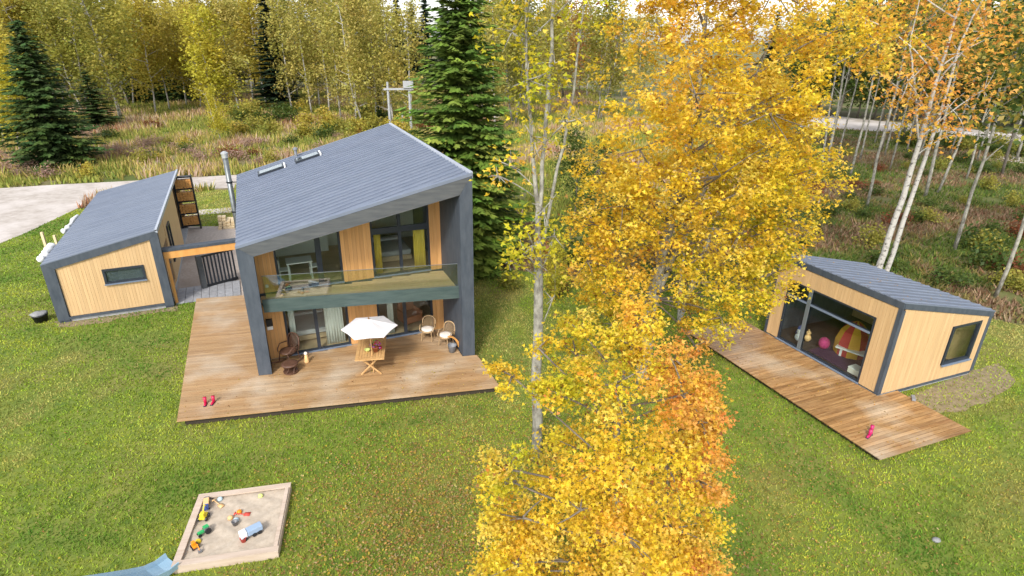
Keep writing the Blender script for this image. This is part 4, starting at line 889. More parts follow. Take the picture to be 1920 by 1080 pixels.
def curve(p, q, rng, sag=.12, n=6):
    p, q = np.array(p, float), np.array(q, float); d = np.linalg.norm(q - p); m = (p + q) / 2 + rng.normal(0, .06, 3) * d + np.array([0, 0, -sag * d * .3])
    t = np.linspace(0, 1, n)[:, None]; return (1 - t) ** 2 * p + 2 * t * (1 - t) * m + t * t * q

def limbs(trunk, lobes, ends, rng, r0=.07, nsub=5, low=.25):
    T = np.array(trunk, float); vs = []; fs = []
    def put(pts, rad, sides=5):
        v, f = tube_geo(pts, rad, sides); k = len(vs); vs.extend(v); fs.extend([tuple(i + k for i in g) for g in f])
    seg = np.linspace(0, len(T) - 1, 80); tr = np.array([np.array([np.interp(s_, range(len(T)), T[:, k]) for k in range(3)]) for s_ in seg])
    for (x, y, z, r, _), e in zip(lobes, ends):
        c = np.array([x, y, z]); want = z - .55 * np.linalg.norm((c - tr[-1])[:2]) - .3
        i = int(np.argmin(np.abs(tr[:, 2] - max(want, tr[0, 2] + low * (tr[-1, 2] - tr[0, 2])))))
        p = curve(tr[i], c, rng, -.2); put(p, np.linspace(r0 * min(1, .4 + .4 * r), .02, len(p)))
        for q in e[:nsub]: pp = curve(c, q, rng, 0, 4); put(pp, np.linspace(.022, .006, 4), 4)
    return vs, fs

def near_tree(name, label, cat, base, trunks, lobes, size, dens, leafmat_, seed, barkm, n_single=0, sub=.26, group=None, shell=.45, templ=LEAF3, r0=.07):
    rng = np.random.default_rng(seed); t = thing(name, label, cat, (base[0], base[1], GZ)); off = np.array([base[0], base[1], GZ])
    for pts, rad in trunks:
        b = MB(); n = 14; P_ = np.array(pts, float); s_ = np.linspace(0, len(P_) - 1, n)
        q = np.stack([np.interp(s_, range(len(P_)), P_[:, k]) for k in range(3)], 1) - off; q[1:-1] += rng.normal(0, .02, (n - 2, 3))
        b.tube(q, np.interp(s_, range(len(rad)), rad), 10); b.build('trunk', M['aspen'] if barkm == M['bark'] else barkm, t, True)
    P, T, ends = lobes_crown(lobes, size, dens, rng, sub=sub, shell=shell)
    vs, fs = limbs(trunks[0][0], lobes, ends, rng, r0); o = link('branch', MB().add(np.array(vs) - off, fs).mesh('branch', barkm, True), t); o['kind'] = 'stuff'
    if n_single:                                              # the leaves nearest to the camera are objects of their own
        d = np.linalg.norm(P - CAM, axis=1); hi = np.argsort(d)[:n_single * 6]; hi = rng.permutation(hi)[:n_single]; keep = np.ones(len(P), bool); keep[hi] = False
        one = np_mesh('leaf', LEAF3.copy(), 4, leafmat_)
        for i in hi:
            l = link('leaf', one, t); l.location = P[i] - off; l.rotation_euler = (rng.normal(0, .6), rng.normal(0, .6), rng.uniform(0, 6.28)); s_ = size * rng.uniform(.8, 1.3); l.scale = (s_, s_, s_)
        P, T = P[keep], T[keep]
    v, c = leaves(P - off, size, T, rng, templ); o = link('crown', np_mesh('crown', v, 4, M['leaf'], c), t); o['kind'] = 'stuff'
    return t

Y, L_, O_ = YELLOW, LIME, ORANGE
YL, YO = YELLOW + LIME[:2], YELLOW + YELLOW + ORANGE[:3]
B_L = [(13.52, -2.68, 10.83, 2.2, YO), (17.29, -1.52, 10.79, 2.3, YO), (12.3, -4.07, 8.59, 1.85, Y), (16.44, -1.34, 8.37, 2.5, Y), (17.14, -4.36, 7.71, 1.3, YL), (12.75, -2.91, 5.44, 1.75, YO), (16.22, -1.84, 5.48, 2.1, YL), (17.18, -3.93, 5.33, 1.15, L_),
       (14.25, -5.02, 4.7, 1.0, YL), (12.4, -1.39, 2.9, .9, YO), (12.35, -3.2, 2.5, .8, YL), (14.9, -3.6, 2.9, .7, YO), (13.1, -4.4, 3.3, .7, YL), (14.9, -4.2, 2.0, .6, O_), (18.2, -3.57, 11.75, 1.3, YO), (18.9, -4.63, 11.5, .9, YO), (14.61, -1.67, 12.9, 2.3, YO), (15.71, -4.09, 12.78, 1.8, YO), (11.62, -2.53, 7.68, 1.0, YO), (11.0, -3.83, 5.15, .85, YO),
       (13.59, -3.18, 14.43, 2.3, YO), (14.92, -4.37, 14.2, 1.9, YO), (13.31, -3.76, 6.89, 1.7, Y), (16.91, -2.34, 6.91, 1.8, YL), (16.89, -4.45, 10.05, 1.1, Y), (11.3, -3.4, 6.2, .9, YO), (12.0, -3.9, 6.9, 1.2, Y), (11.9, -3.6, 4.0, .9, YL), (17.9, -3.6, 6.4, .6, YL), (18.0, -3.4, 8.9, .8, YL), (17.6, -4.2, 6.3, 1.2, YL), (17.0, -4.6, 4.6, 1.1, YL), (16.2, -4.8, 4.0, .9, YL), (18.3, -4.0, 7.6, 1.0, Y), (15.2, -5.0, 3.4, .9, YL), (15.5, -4.8, 6.2, 1.5, Y), (14.3, -5.2, 8.0, 1.6, Y), (15.9, -4.6, 9.6, 1.5, Y), (13.2, -5.2, 10.2, 1.5, YO), (12.2, -4.6, 4.2, 1.0, YO)]
near_tree('yellow_maple', 'tall broad tree full of golden yellow leaves between house and cabin', 'tree', (13.88, -2.81),
          [([(13.88, -2.81, -.3), (13.83, -2.8, 1.7), (13.85, -2.8, 3.2), (14.2, -2.87, 6.3), (14.5, -2.95, 9.0), (14.4, -3.0, 13.5)], [.30, .25, .23, .17, .11, .03]), ([(14.0, -2.85, 3.4), (15.0, -2.7, 6.2), (16.4, -2.3, 9.3), (17.2, -2.2, 11.5)], [.13, .11, .07, .02])],
          B_L, .108, 900, M['leaf_yellow'], 11, M['bark'], 300, sub=.165, shell=.4, r0=.05)
C_L = [(8.51, -12.36, 6.35, .85, YL), (7.7, -12.08, 6.07, .65, L_ + Y[:2]), (7.2, -10.6, 5.59, .42, Y), (9.4, -13.0, 6.45, .75, O_), (10.5, -11.95, 4.88, .6, O_), (8.62, -11.14, 3.96, 1.1, YL), (9.44, -12.75, 4.89, 1.0, YO), (6.64, -12.48, 5.03, .42, YL), (7.12, -12.02, 3.44, .9, Y), (8.87, -11.38, 2.34, 1.25, YO),
       (10.25, -11.93, 2.47, 1.05, YO), (9.95, -13.01, 4.65, .5, O_), (9.58, -12.13, 1.52, 1.4, Y), (7.63, -11.08, .9, 1.05, YO), (8.88, -12.01, 6.87, .45, YL), (9.9, -11.72, 6.3, .5, O_), (8.5, -10.48, 5.84, .55, YL), (7.58, -11.04, 6.4, .3, YL), (10.0, -12.39, 6.0, .5, O_), (8.87, -12.63, .8, 1.4, Y), (10.5, -12.62, 2.09, .6, O_), (8.2, -12.9, 5.2, .8, Y), (8.6, -13.2, 3.9, .9, YO), (7.9, -12.9, 4.3, .6, Y), (10.2, -12.4, 5.4, .5, O_), (8.3, -11.2, 6.75, .5, YL), (9.3, -11.4, 7.0, .5, YO), (6.9, -12.0, 4.3, .6, YL), (6.95, -12.3, 2.6, .75, Y), (7.2, -11.5, 1.8, .85, YO), (10.6, -12.0, 4.0, .7, O_), (8.0, -13.2, 2.6, .8, YO), (9.2, -13.3, 2.9, .8, Y)]
near_tree('golden_tree', 'nearest young tree with dense yellow and orange leaves, seen from above at the bottom edge', 'tree', (9.25, -11.88),
          [([(9.25, -11.88, -.3), (9.1, -11.85, 2.5), (8.9, -11.8, 5.0), (8.95, -11.8, 6.7)], [.14, .11, .06, .02])], C_L, .068, 2700, M['leaf_orange'], 12, M['bark'], 300, sub=.15, shell=.3, r0=.03)
A_L = [(8.4, -6.6, 6.5, .8, L_), (8.9, -6.3, 7.6, .6, L_), (8.5, -6.5, 9.4, .6, YL), (8.46, -7.02, 6.92, .62, L_), (7.98, -6.54, 6.36, .3, L_), (9.4, -5.6, 6.64, .45, L_), (8.12, -5.73, 8.6, .5, YO), (8.26, -6.96, 10.68, .7, L_), (9.03, -6.29, 10.98, .6, L_), (8.1, -5.98, 11.63, .72, L_), (9.14, -6.98, 9.78, .48, YL), (9.4, -5.66, 4.81, .35, YL), (8.34, -6.92, 12.63, .95, YL), (9.51, -6.5, 12.49, .8, L_), (7.8, -6.0, 8.4, .3, YO), (8.6, -6.4, 13.8, 1.0, YL)]
near_tree('bare_aspen', 'slim grey aspen with forked trunk and few leaves just right of the house', 'tree', (8.96, -6.11),
          [([(8.96, -6.11, -.3), (8.88, -6.09, 2.73), (8.86, -6.09, 5.99), (8.8, -6.08, 7.15), (8.66, -6.04, 8.77), (8.43, -6.0, 10.62), (8.4, -5.99, 14)], [.16, .145, .12, .07, .045, .035, .012]), ([(8.81, -6.08, 7.0), (8.91, -6.1, 9.41), (8.99, -6.12, 11.64), (9.08, -6.14, 14)], [.055, .05, .04, .012]), ([(8.85, -6.09, 6.4), (9.19, -6.16, 8.12), (9.48, -6.22, 10.03), (9.69, -6.27, 12.3), (9.9, -6.3, 14)], [.042, .04, .03, .022, .012])],
          A_L, .12, 300, M['leaf_yellow'], 13, M['aspen'], 0, sub=.3, r0=.022)
D_L = [(29.7, 5.82, 11.91, 2.3, O_), (30.75, 3.65, 11.04, 2.2, O_), (33.4, 5.09, 11.95, 1.8, O_), (29.25, 2.03, 8.92, 1.4, O_), (30.33, 4.17, 7.94, 1.0, YO), (25.9, 4.22, 12.4, 1.2, YO), (33.4, 4.26, 9.4, 1.1, O_), (27.6, 2.87, 9.9, 1.2, O_), (28.4, 5.78, 10.25, .9, YO), (30.02, 3.95, 13.82, 2.5, O_), (28.72, 5.84, 14.13, 2.2, YO), (31.09, 3.42, 7.4, .7, O_), (30.0, 4.5, 9.6, 1.3, O_)]
near_tree('leaning_birch', 'twin-stemmed white birch with sparse orange leaves right behind the cabin roof', 'tree', (29.8, 3.8),
          [([(29.7, 3.8, -.3), (29.84, 3.79, 1.63), (30.01, 3.76, 4.96), (30.04, 3.75, 9.43), (30.07, 3.74, 15)], [.17, .15, .125, .08, .02]), ([(30.05, 3.75, -.3), (30.2, 3.71, .75), (30.44, 3.66, 5.23), (30.63, 3.62, 8.49), (30.6, 3.66, 11.9), (31.4, 3.4, 14.5)], [.13, .12, .10, .07, .045, .015]), ([(30.03, 3.76, 7.0), (29.2, 4.0, 9.5), (28.37, 4.11, 11.5), (28.3, 4.1, 14)], [.055, .045, .03, .015])],
          D_L, .20, 115, M['leaf_orange'], 14, M['birch'], 0, sub=.5, r0=.05)

# ---- prototypes for the woods
def far_deciduous(h, r, pal, seed, barkm, nleaf=4600, size=.34, base=.20, lean=.02, tr=.008, multi=1):
    rng = np.random.default_rng(seed); b = MB(); top = None
    for m_ in range(multi):
        pts = [np.array([rng.normal(0, .25) if m_ else 0, rng.normal(0, .25) if m_ else 0, -.1])]
        dirn = np.array([rng.normal(0, .05 + .05 * m_), rng.normal(0, .05 + .05 * m_), 1])
        for k in range(7): pts.append(pts[-1] + dirn * h * .92 / 7 + np.append(rng.normal(0, h * .008, 2), 0))
        b.tube(pts, np.linspace(h * tr, .03, 8), 7)
        top = top if top is not None else pts
        for k in range(16):                                    # side limbs
            z = h * rng.uniform(base * .8, .92); p = np.array([np.interp(z, [q[2] for q in pts], [q[i] for q in pts]) for i in range(3)]); a = rng.uniform(0, 6.28)
            ln = r * (1.15 - .8 * max(0, (z / h - base) / (1 - base))) * rng.uniform(.5, .9); q = p + np.array([math.cos(a) * ln, math.sin(a) * ln, ln * rng.uniform(.3, .9)])
            b.tube(curve(p, q, rng, 0, 4), np.linspace(h * .0032, .012, 4), 4, False)
    nc = 46; zz = rng.beta(1.3, 1.2, nc); rad = r * np.sqrt(np.clip(1 - ((zz - .38) / .66) ** 2, .02, 1)) * rng.uniform(.25, 1.0, nc); a = rng.uniform(0, 6.28, nc)
    c = np.stack([rad * np.cos(a), rad * np.sin(a), h * (base + (1 - base) * zz)], 1)
    idx = rng.integers(0, nc, nleaf); P = c[idx] + rng.normal(0, 1, (nleaf, 3)) * np.array([.26, .26, .32]) * r * .9
    ct = pick(pal, nc, rng, .14); T = .6 * ct[idx] + .4 * pick(pal, nleaf, rng, .2)
    v, c_ = leaves(P, size, T, rng, LEAF1, .3)
    return b.mesh('trunk', barkm, True), np_mesh('crown', v, 4, M['leaf'], c_)

def conifer(h, r, seed, nlev=36, per=11, spr=7, size=.42, pal=None, bare=.03, taper=.9):
    rng = np.random.default_rng(seed); pal = pal or [(0.045, 0.085, 0.018), (0.034, 0.068, 0.016), (0.06, 0.10, 0.02), (0.05, 0.08, 0.022)]
    b = MB(); b.tube([(0, 0, -.1), (0, 0, h * .5), (0, 0, h * .98)], [h * .016, h * .010, .02], 8); P = []; D = []; T = []
    for i in range(nlev):
        f = bare + (1 - bare) * (i + rng.uniform(-.3, .3)) / nlev; f = min(max(f, bare), .985); L0 = r * (1 - f) ** taper * (1.0 if f > .12 else .8) + .12
        nb = max(4, int(per * (1 - .55 * f)))
        for k in range(nb):
            if rng.random() < .12: continue
            a = 2 * math.pi * (k + rng.uniform(-.35, .35)) / nb + i * .7; L1 = L0 * rng.uniform(.6, 1.15) * (1 + .16 * math.sin(3 * a + 9 * f) + .10 * math.sin(5 * a - 14 * f)); dirn = np.array([math.cos(a), math.sin(a), 0]); side = np.array([-dirn[1], dirn[0], 0])
            z0 = h * f + rng.normal(0, .12); droop = -.34 * (1 - f) + .10 + rng.normal(0, .07); ns = max(2, int(spr * L1 / r + 1)); col = pick(pal, 1, rng, .12)[0]
            for s_ in range(ns):
                t = (s_ + rng.uniform(.3, .9)) / ns; base_ = dirn * L1 * t + np.array([0, 0, z0 + droop * L1 * t + .10 * L1 * t * t])
                for sd_ in (-1, 0, 1):
                    w_ = L1 * .20 * (1.1 - t) if sd_ else 0
                    P.append(base_ + side * sd_ * w_ + rng.normal(0, .03, 3)); dd = dirn + side * sd_ * .8 + np.array([0, 0, -.28 + rng.normal(0, .14)]); D.append(dd / np.linalg.norm(dd)); T.append(np.clip(col * (.85 + .35 * t) * (1 + rng.normal(0, .12)), .004, 1))
    P = np.array(P); D = np.array(D); T = np.array(T); n = len(P); side = np.cross(D, np.array([0, 0, 1.0]) + rng.normal(0, .25, (n, 3))); side /= np.linalg.norm(side, axis=1)[:, None]; nr = np.cross(side, D)
    sz = size * rng.uniform(.7, 1.3, (n, 1)); A = P - D * sz * .55; B_ = P + side * sz * .30 - nr * sz * .12; C_ = P + D * sz * .75; E_ = P - side * sz * .30 - nr * sz * .12
    v = np.stack([A, B_, C_, E_], 1).reshape(-1, 3); return b.mesh('trunk', M['bark'], True), np_mesh('crown', v, 4, M['needle'], np.repeat(T, 4, axis=0))

GOLD = [(0.48, 0.41, 0.065), (0.54, 0.45, 0.07), (0.42, 0.38, 0.065), (0.52, 0.39, 0.08)]
OLIVE = [(0.28, 0.28, 0.05), (0.36, 0.33, 0.06), (0.23, 0.24, 0.045), (0.42, 0.36, 0.07)]
LEMON = [(0.56, 0.50, 0.06), (0.62, 0.53, 0.07), (0.48, 0.45, 0.05)]
TAN = [(0.46, 0.40, 0.11), (0.52, 0.42, 0.115), (0.42, 0.385, 0.085), (0.38, 0.365, 0.07)]
RUST = [(0.44, 0.22, 0.07), (0.40, 0.26, 0.07), (0.48, 0.30, 0.06), (0.36, 0.16, 0.06)]
GREEN = [(0.07, 0.12, 0.025), (0.10, 0.15, 0.03), (0.06, 0.10, 0.02), (0.14, 0.17, 0.03)]
PROTO = {'gold': [far_deciduous(16, 2.7, GOLD, s_, M['birch']) for s_ in (1, 2)], 'olive': [far_deciduous(16, 3.0, OLIVE, s_, M['aspen'], multi=2) for s_ in (3, 4)],
         'lemon': [far_deciduous(14, 2.5, LEMON, s_, M['birch']) for s_ in (5, 6)], 'tan': [far_deciduous(17, 2.3, TAN, s_, M['birch'], nleaf=3000, base=.14) for s_ in (7, 8)],
         'rust': [far_deciduous(15, 2.6, RUST, 9, M['bark'], nleaf=1700)], 'green': [far_deciduous(15, 3.2, GREEN, s_, M['bark'], nleaf=3200) for s_ in (10, 15)],
         'thin': [far_deciduous(16, 2.2, GREEN + OLIVE[:2], s_, M['aspen'], nleaf=1300, base=.55, tr=.008) for s_ in (16, 17, 18)],
         'spruce': [conifer(14, 3.2, s_, size=.6) for s_ in (21, 22)], 'fir': [conifer(19, 3.0, s_, bare=.10, nlev=40, per=12, spr=7, size=.75, pal=[(0.022, 0.045, 0.020), (0.03, 0.055, 0.024), (0.018, 0.038, 0.018)]) for s_ in (23, 24)]}
PH = {'gold': 16, 'olive': 16, 'lemon': 14, 'tan': 17, 'rust': 15, 'green': 15, 'thin': 16, 'spruce': 14, 'fir': 19}
WORD = {'gold': 'golden_birch', 'olive': 'olive_aspen', 'lemon': 'lemon_birch', 'tan': 'tan_birch', 'rust': 'rust_tree', 'green': 'green_tree', 'thin': 'thin_aspen', 'spruce': 'spruce', 'fir': 'fir_tree'}
SRC = {}
def plant(kind, px, py, h, label, group=None, wide=1.0, xy=None, rz=None, tilt=0.0):
    p = spot(px, py) if xy is None else (xy[0], xy[1]); j = random.randrange(len(PROTO[kind])); key = (kind, j)
    if key not in SRC:
        r = bpy.data.objects.new(WORD[kind], None); COL.objects.link(r); tr, cr = PROTO[kind][j]; link('trunk', tr, r); link('crown', cr, r)['kind'] = 'stuff'; SRC[key] = r
    else: r = copy_tree(SRC[key])
    for k_ in ('label', 'category', 'group'):
        if k_ in r: del r[k_]
    s_ = h / PH[kind]; r.location = (p[0], p[1], GZ - .05); r.rotation_euler = (random.uniform(-.03, .03), random.uniform(-.03, .03) + tilt, random.uniform(0, 6.28) if rz is None else rz); r.scale = (s_ * wide, s_ * wide, s_)
    return tag(r, label, 'tree', group)

# two large spruces of their own
def spruce_tree(name, label, x, y, h, r, seed, **kw):
    t = thing(name, label, 'tree', (x, y, GZ)); tr, cr = conifer(h, r, seed, **kw); link('trunk', tr, t); link('crown', cr, t)['kind'] = 'stuff'; return t
g = spot(112, 312); spruce_tree('dark_spruce', 'broad dark spruce standing alone at the left of the meadow', g[0], g[1], 12.7, 4.4, 31, nlev=54, per=17, spr=13, size=.46, taper=.8)
g = spot(872, 498); spruce_tree('green_spruce', 'tall bright green spruce rising behind the right end of the house roof', g[0], g[1], 15.2, 3.5, 32, nlev=84, per=20, spr=14, size=.36, taper=.55, pal=[(0.105, 0.18, 0.024), (0.085, 0.15, 0.022), (0.135, 0.205, 0.028), (0.17, 0.225, 0.035)])
plant('spruce', 186, 240, 7.2, 'small dark spruce just right of the broad lone spruce', wide=2.0); plant('spruce', 712, 228, 5.0, 'small slim spruce at the forest edge left of the pole frame', wide=.7)
# named trees along the edge of the wood
plant('olive', 226, 226, 17.5, 'multi-stemmed olive aspen at the edge of the wood right of the lone spruce', wide=1.2)
plant('olive', 160, 215, 16, 'olive aspen partly hidden behind the lone spruce', wide=1.15)
plant('lemon', 409, 216, 14.5, 'bright lemon birch with a white trunk at the meadow edge', wide=1.25)
plant('gold', 292, 212, 16.5, 'golden birch with a leaning trunk left of the bright lemon birch', wide=1.1)
plant('gold', 318, 206, 16, 'slim golden birch in the dark gap of the wood'); plant('gold', 350, 200, 16, 'golden birch just left of the bright lemon birch', wide=1.1); plant('gold', 376, 203, 15.5, 'small-crowned golden birch close behind the lemon birch')
plant('tan', 452, 215, 16.5, 'tan birch right of the bright lemon birch', wide=1.2); plant('lemon', 40, 290, 11, 'lemon birch behind the left side of the lone spruce', wide=1.2); plant('gold', 8, 262, 14, 'golden birch at the far left edge of the picture', wide=1.3)
plant('fir', 525, 205, 17, 'dark fir standing among the tan birches', wide=1.5); plant('lemon', 415, 268, 6.0, 'small yellow sapling on the meadow behind the flue', wide=.9)
for px, py, h in [(548, 208, 18), (585, 215, 17.5), (618, 214, 18), (640, 226, 17), (668, 230, 18), (682, 240, 16.5), (705, 226, 18), (738, 236, 17.5), (770, 240, 17), (600, 200, 19), (655, 205, 19), (720, 205, 19)]:
    plant('tan', px, py, h, 'tall thin tan birch in the dense stand behind the house roof', 'tan birches behind the house', wide=1.05)
for px, py, h in [(20, 215, 18), (60, 200, 18), (100, 196, 18), (135, 188, 19), (475, 192, 18), (500, 196, 18), (395, 186, 19), (425, 184, 19), (335, 178, 19), (265, 180, 18)]:
    plant('gold', px, py, h, 'golden birch in the wood along the far side of the meadow', 'golden birches of the far wood', wide=1.2)
for px, py, h in [(-40, 205, 18), (205, 188, 19), (120, 200, 18), (250, 196, 17.5), (35, 190, 19), (80, 184, 19), (180, 180, 19), (455, 182, 19), (560, 186, 19), (620, 184, 20), (690, 186, 20)]:
    plant('olive', px, py, h, 'olive-leaved tree in the second row of the far wood', 'olive trees of the far wood', wide=1.2)
for i in range(34):
    px = -60 + i * 27 + random.uniform(-8, 8); plant('fir', px, random.uniform(158, 170), random.uniform(18, 21.5), 'dark fir deep in the wood behind the golden birches', 'dark firs deep in the wood', wide=1.25)
for px in (255, 268, 282, 296, 310, 325, 340, 355, 368, 510, 535): plant('spruce', px, 192, random.uniform(8, 12), 'young dark spruce in the shaded gap of the far wood', 'young spruces in the shaded gap', wide=1.1)
# middle: between the green spruce and the yellow tree
for px, py, h, kd in [(928, 250, 17, 'tan'), (962, 235, 18, 'olive'), (1030, 218, 18, 'tan'), (1046, 190, 19, 'tan'), (985, 205, 19, 'olive'), (1085, 205, 18, 'rust'), (905, 215, 18, 'olive'), (1120, 225, 18, 'olive')]:
    plant(kd, px, py, h, {'tan': 'thin tan birch beyond the pinkish clearing right of the green spruce', 'olive': 'olive tree beyond the clearing right of the green spruce', 'rust': 'rust-leaved tree beyond the clearing right of the green spruce'}[kd], {'tan': 'tan birches beyond the clearing', 'olive': 'olive trees beyond the clearing', 'rust': None}[kd])
for i in range(16): plant('rust' if i % 4 == 0 else 'tan', 880 + i * 22, random.uniform(172, 184), random.uniform(15, 19), 'autumn-coloured tree in the hazy wood above the clearing' if i % 4 else 'rust-red tree in the hazy wood above the clearing', 'trees of the wood above the clearing' if i % 4 else 'rust trees of the wood above the clearing', wide=1.3)
plant('green', 1075, 420, 6.5, 'dark green bushy tree behind the left side of the yellow maple', wide=1.0); plant('green', 1120, 440, 6, 'dark green bush-like tree close behind the yellow maple', wide=1.1); plant('spruce', 935, 470, 7.5, 'lower dark spruce right beside the tall green spruce', wide=.8)
plant('lemon', 1040, 565, 3.0, 'low yellow-green sapling at the foot of the slim grey aspen', wide=1.0)
near = [((1285, 610), .06, 7.5)]
t = thing('leaning_sapling', 'thin white leaning birch stem rising behind the yellow maple', 'tree', spot(1272, 606), 0)
MB().tube([(0, 0, 0), (.55, .1, 2.2), (1.15, .2, 4.6), (1.6, .3, 7.5)], [.11, .095, .075, .03], 8).build('trunk', M['birch'], t, True); MB().tube([(0.02, 0.05, 0), (-.1, .2, 2.5), (.0, .3, 5)], [.08, .06, .02], 8).build('trunk', M['birch'], t, True)
rngS = np.random.default_rng(77); Pn = np.concatenate([np.array([1.6, .3, 7.0]) + rngS.normal(0, .6, (260, 3)), np.array([1.0, .2, 5.2]) + rngS.normal(0, .5, (160, 3))]); v_, c_ = leaves(Pn, .15, pick(LIME, 420, rngS), rngS, LEAF3); link('crown', np_mesh('crown', v_, 4, M['leaf'], c_), t)['kind'] = 'stuff'

# right hand wood: thin grey stems, canopy above
named = [(1552, 306, 17, 'grey aspen stem left of the far gravel road', .25), (1625, 389, 16, 'pale leaning aspen stem in the middle of the right wood', .2), (1788, 472, 15, 'grey aspen with a low fork in the right wood', .2), (1866, 556, 13, 'nearest mottled birch stem at the right edge', .18), (1594, 330, 17, 'thin aspen stem right of the leftmost stem in the right wood', .2), (1735, 368, 16, 'thin leaning stem left of the forked aspen', .24), (1758, 362, 15, 'thinner stem just left of the forked aspen', .2)]
def stem_tree(px, py, h, label, rad, group=None, barkm=None, lean=0.0):
    g = spot(px, py); t = thing('aspen_stem', label, 'tree', (g[0], g[1], GZ), 0, group); rr = np.random.default_rng(int(px * 7 + py)); q = [np.zeros(3) - [0, 0, .1]]
    dr = np.array([rr.normal(lean, .03), rr.normal(0, .03), 1])
    for k in range(8): q.append(q[-1] + dr * h / 8 + np.append(rr.normal(0, .05, 2), 0))
    b = MB(); b.tube(q, np.linspace(rad * .72, .03, 9), 8)
    for k in range(7):
        z = h * rr.uniform(.35, .9); p = np.array([np.interp(z, [x[2] for x in q], [x[i] for x in q]) for i in range(3)]); a = rr.uniform(0, 6.28); b.tube(curve(p, p + np.array([math.cos(a), math.sin(a), rr.uniform(.6, 1.4)]) * rr.uniform(.8, 2.0), rr, 0, 4), np.linspace(.045, .012, 4), 4, False)
    b.build('trunk', barkm or M['aspen'], t, True)
    n = 1500; nc = 24; c = np.stack([rr.normal(0, 1.3, nc), rr.normal(0, 1.3, nc), h * rr.uniform(.62, 1.0, nc)], 1) + np.array([dr[0] * h * .8, dr[1] * h * .8, 0]); idx = rr.integers(0, nc, n); P = c[idx] + rr.normal(0, .55, (n, 3))
    pal = GREEN + OLIVE + TAN[:1] if px > 1500 else TAN; v, c2 = leaves(P, .3, pick(pal, n, rr, .2), rr, LEAF1, .3); link('crown', np_mesh('crown', v, 4, M['leaf'], c2), t)['kind'] = 'stuff'; return t
for px, py, h, lab, r_ in named: stem_tree(px, py, h, lab, r_ * .8)
for px, py in [(1572, 296), (1612, 300), (1640, 312), (1658, 292), (1700, 285), (1812, 335), (1832, 300), (1560, 268), (1640, 268), (1720, 300), (1668, 318), (1780, 290), (1540, 330)]:
    stem_tree(px, py, random.uniform(14, 18), 'thin grey stem among the cluster of saplings in the right wood', .14, 'thin stems of the right wood', M['aspen'])
for px, py in [(1690, 268), (1704, 274), (1716, 270), (1728, 280), (1878, 328), (1652, 282)]:
    stem_tree(px, py, random.uniform(13, 17), 'dark-barked stem among the saplings of the right wood', .20, 'dark stems of the right wood', M['bark'])
for i in range(30):
    px = 1480 + i * 19 + random.uniform(-6, 6); py = random.uniform(206, 217) + (px - 1480) * .06; plant('green', px, py, random.uniform(10, 15), 'dark green tree beyond the far gravel road', 'green trees beyond the far road', wide=1.5)
for i in range(20):
    px = 1440 + i * 30 + random.uniform(-8, 8); plant('olive' if i % 3 else 'fir', px, random.uniform(172, 184), random.uniform(17, 20), 'olive tree at the back of the right wood' if i % 3 else 'dark fir at the back of the right wood', 'olive trees at the back of the right wood' if i % 3 else 'dark firs at the back of the right wood', wide=1.3)
for px, py, h in [(1905, 300, 15), (1960, 360, 14), (1980, 480, 14), (1900, 262, 16), (1850, 256, 16)]: plant('thin', px, py, h, 'thin-crowned green aspen at the right edge of the wood', 'thin aspens at the right edge', wide=1.2)

# ---- shrubs
SH = []
def shrub_mesh(pal, seed, n=420, size=.16):
    rr = np.random.default_rng(seed); nc = 14; c = unit(nc, rr) * rr.uniform(.2, .8, (nc, 1)); c[:, 2] = np.abs(c[:, 2]) * .9 + .25; idx = rr.integers(0, nc, n); P = c[idx] + rr.normal(0, .2, (n, 3)); P[:, 2] = np.abs(P[:, 2]); ct = pick(pal, nc, rr, .15)
    v, c2 = leaves(P, size, .6 * ct[idx] + .4 * pick(pal, n, rr, .2), rr, LEAF1, .3); return np_mesh('shrub', v, 4, M['leaf'], c2)
SHM = {'green': shrub_mesh(GREEN, 1), 'olive': shrub_mesh(OLIVE, 2), 'rust': shrub_mesh([(0.24, 0.07, 0.03), (0.30, 0.11, 0.05), (0.20, 0.09, 0.04)], 3), 'gold': shrub_mesh(GOLD, 4), 'pink': shrub_mesh([(0.40, 0.26, 0.20), (0.46, 0.32, 0.25), (0.36, 0.22, 0.16)], 5, size=.12)}
def shrub(kind, px, py, s_, label, group=None):
    p = spot(px, py); o = link({'green': 'green_shrub', 'olive': 'olive_shrub', 'rust': 'rust_shrub', 'gold': 'golden_shrub', 'pink': 'dry_shrub'}[kind], SHM[kind]); o.location = (p[0], p[1], GZ); o.rotation_euler = (0, 0, random.uniform(0, 6)); o.scale = (s_ * random.uniform(.85, 1.2), s_, s_ * random.uniform(.8, 1.1)); return tag(o, label, 'shrub', group)
shrub('rust', 432, 296, 1.5, 'dark rust-red shrub right behind the flue'); shrub('gold', 165, 333, 1.2, 'golden shrub at the foot of the lone spruce'); shrub('green', 1855, 505, 1.6, 'round green shrub at the foot of the mottled birch on the right'); shrub('green', 1835, 465, 1.4, 'smaller green shrub in the right wood behind the round one')
shrub('green', 905, 478, 2.0, 'dark green shrub right of the house column'); shrub('green', 1080, 500, 1.7, 'dark green shrub left of the yellow maple trunk'); shrub('rust', 1050, 545, .9, 'brown shrub on the grass left of the yellow maple'); shrub('olive', 960, 540, .9, 'low olive shrub on the grass right of the house')
for i in range(46):
    px = random.uniform(-40, 900); py = random.uniform(228, 312); kd = random.choice(['olive', 'pink', 'gold', 'green', 'rust', 'olive', 'pink'])
    shrub(kd, px, py, random.uniform(.7, 1.5), {'olive': 'olive shrub scattered on the meadow beyond the road', 'pink': 'dry pinkish weed clump on the meadow beyond the road', 'gold': 'golden shrub scattered on the meadow beyond the road', 'green': 'green shrub scattered on the meadow beyond the road', 'rust': 'rust-brown shrub scattered on the meadow beyond the road'}[kd], kd + ' shrubs on the meadow')
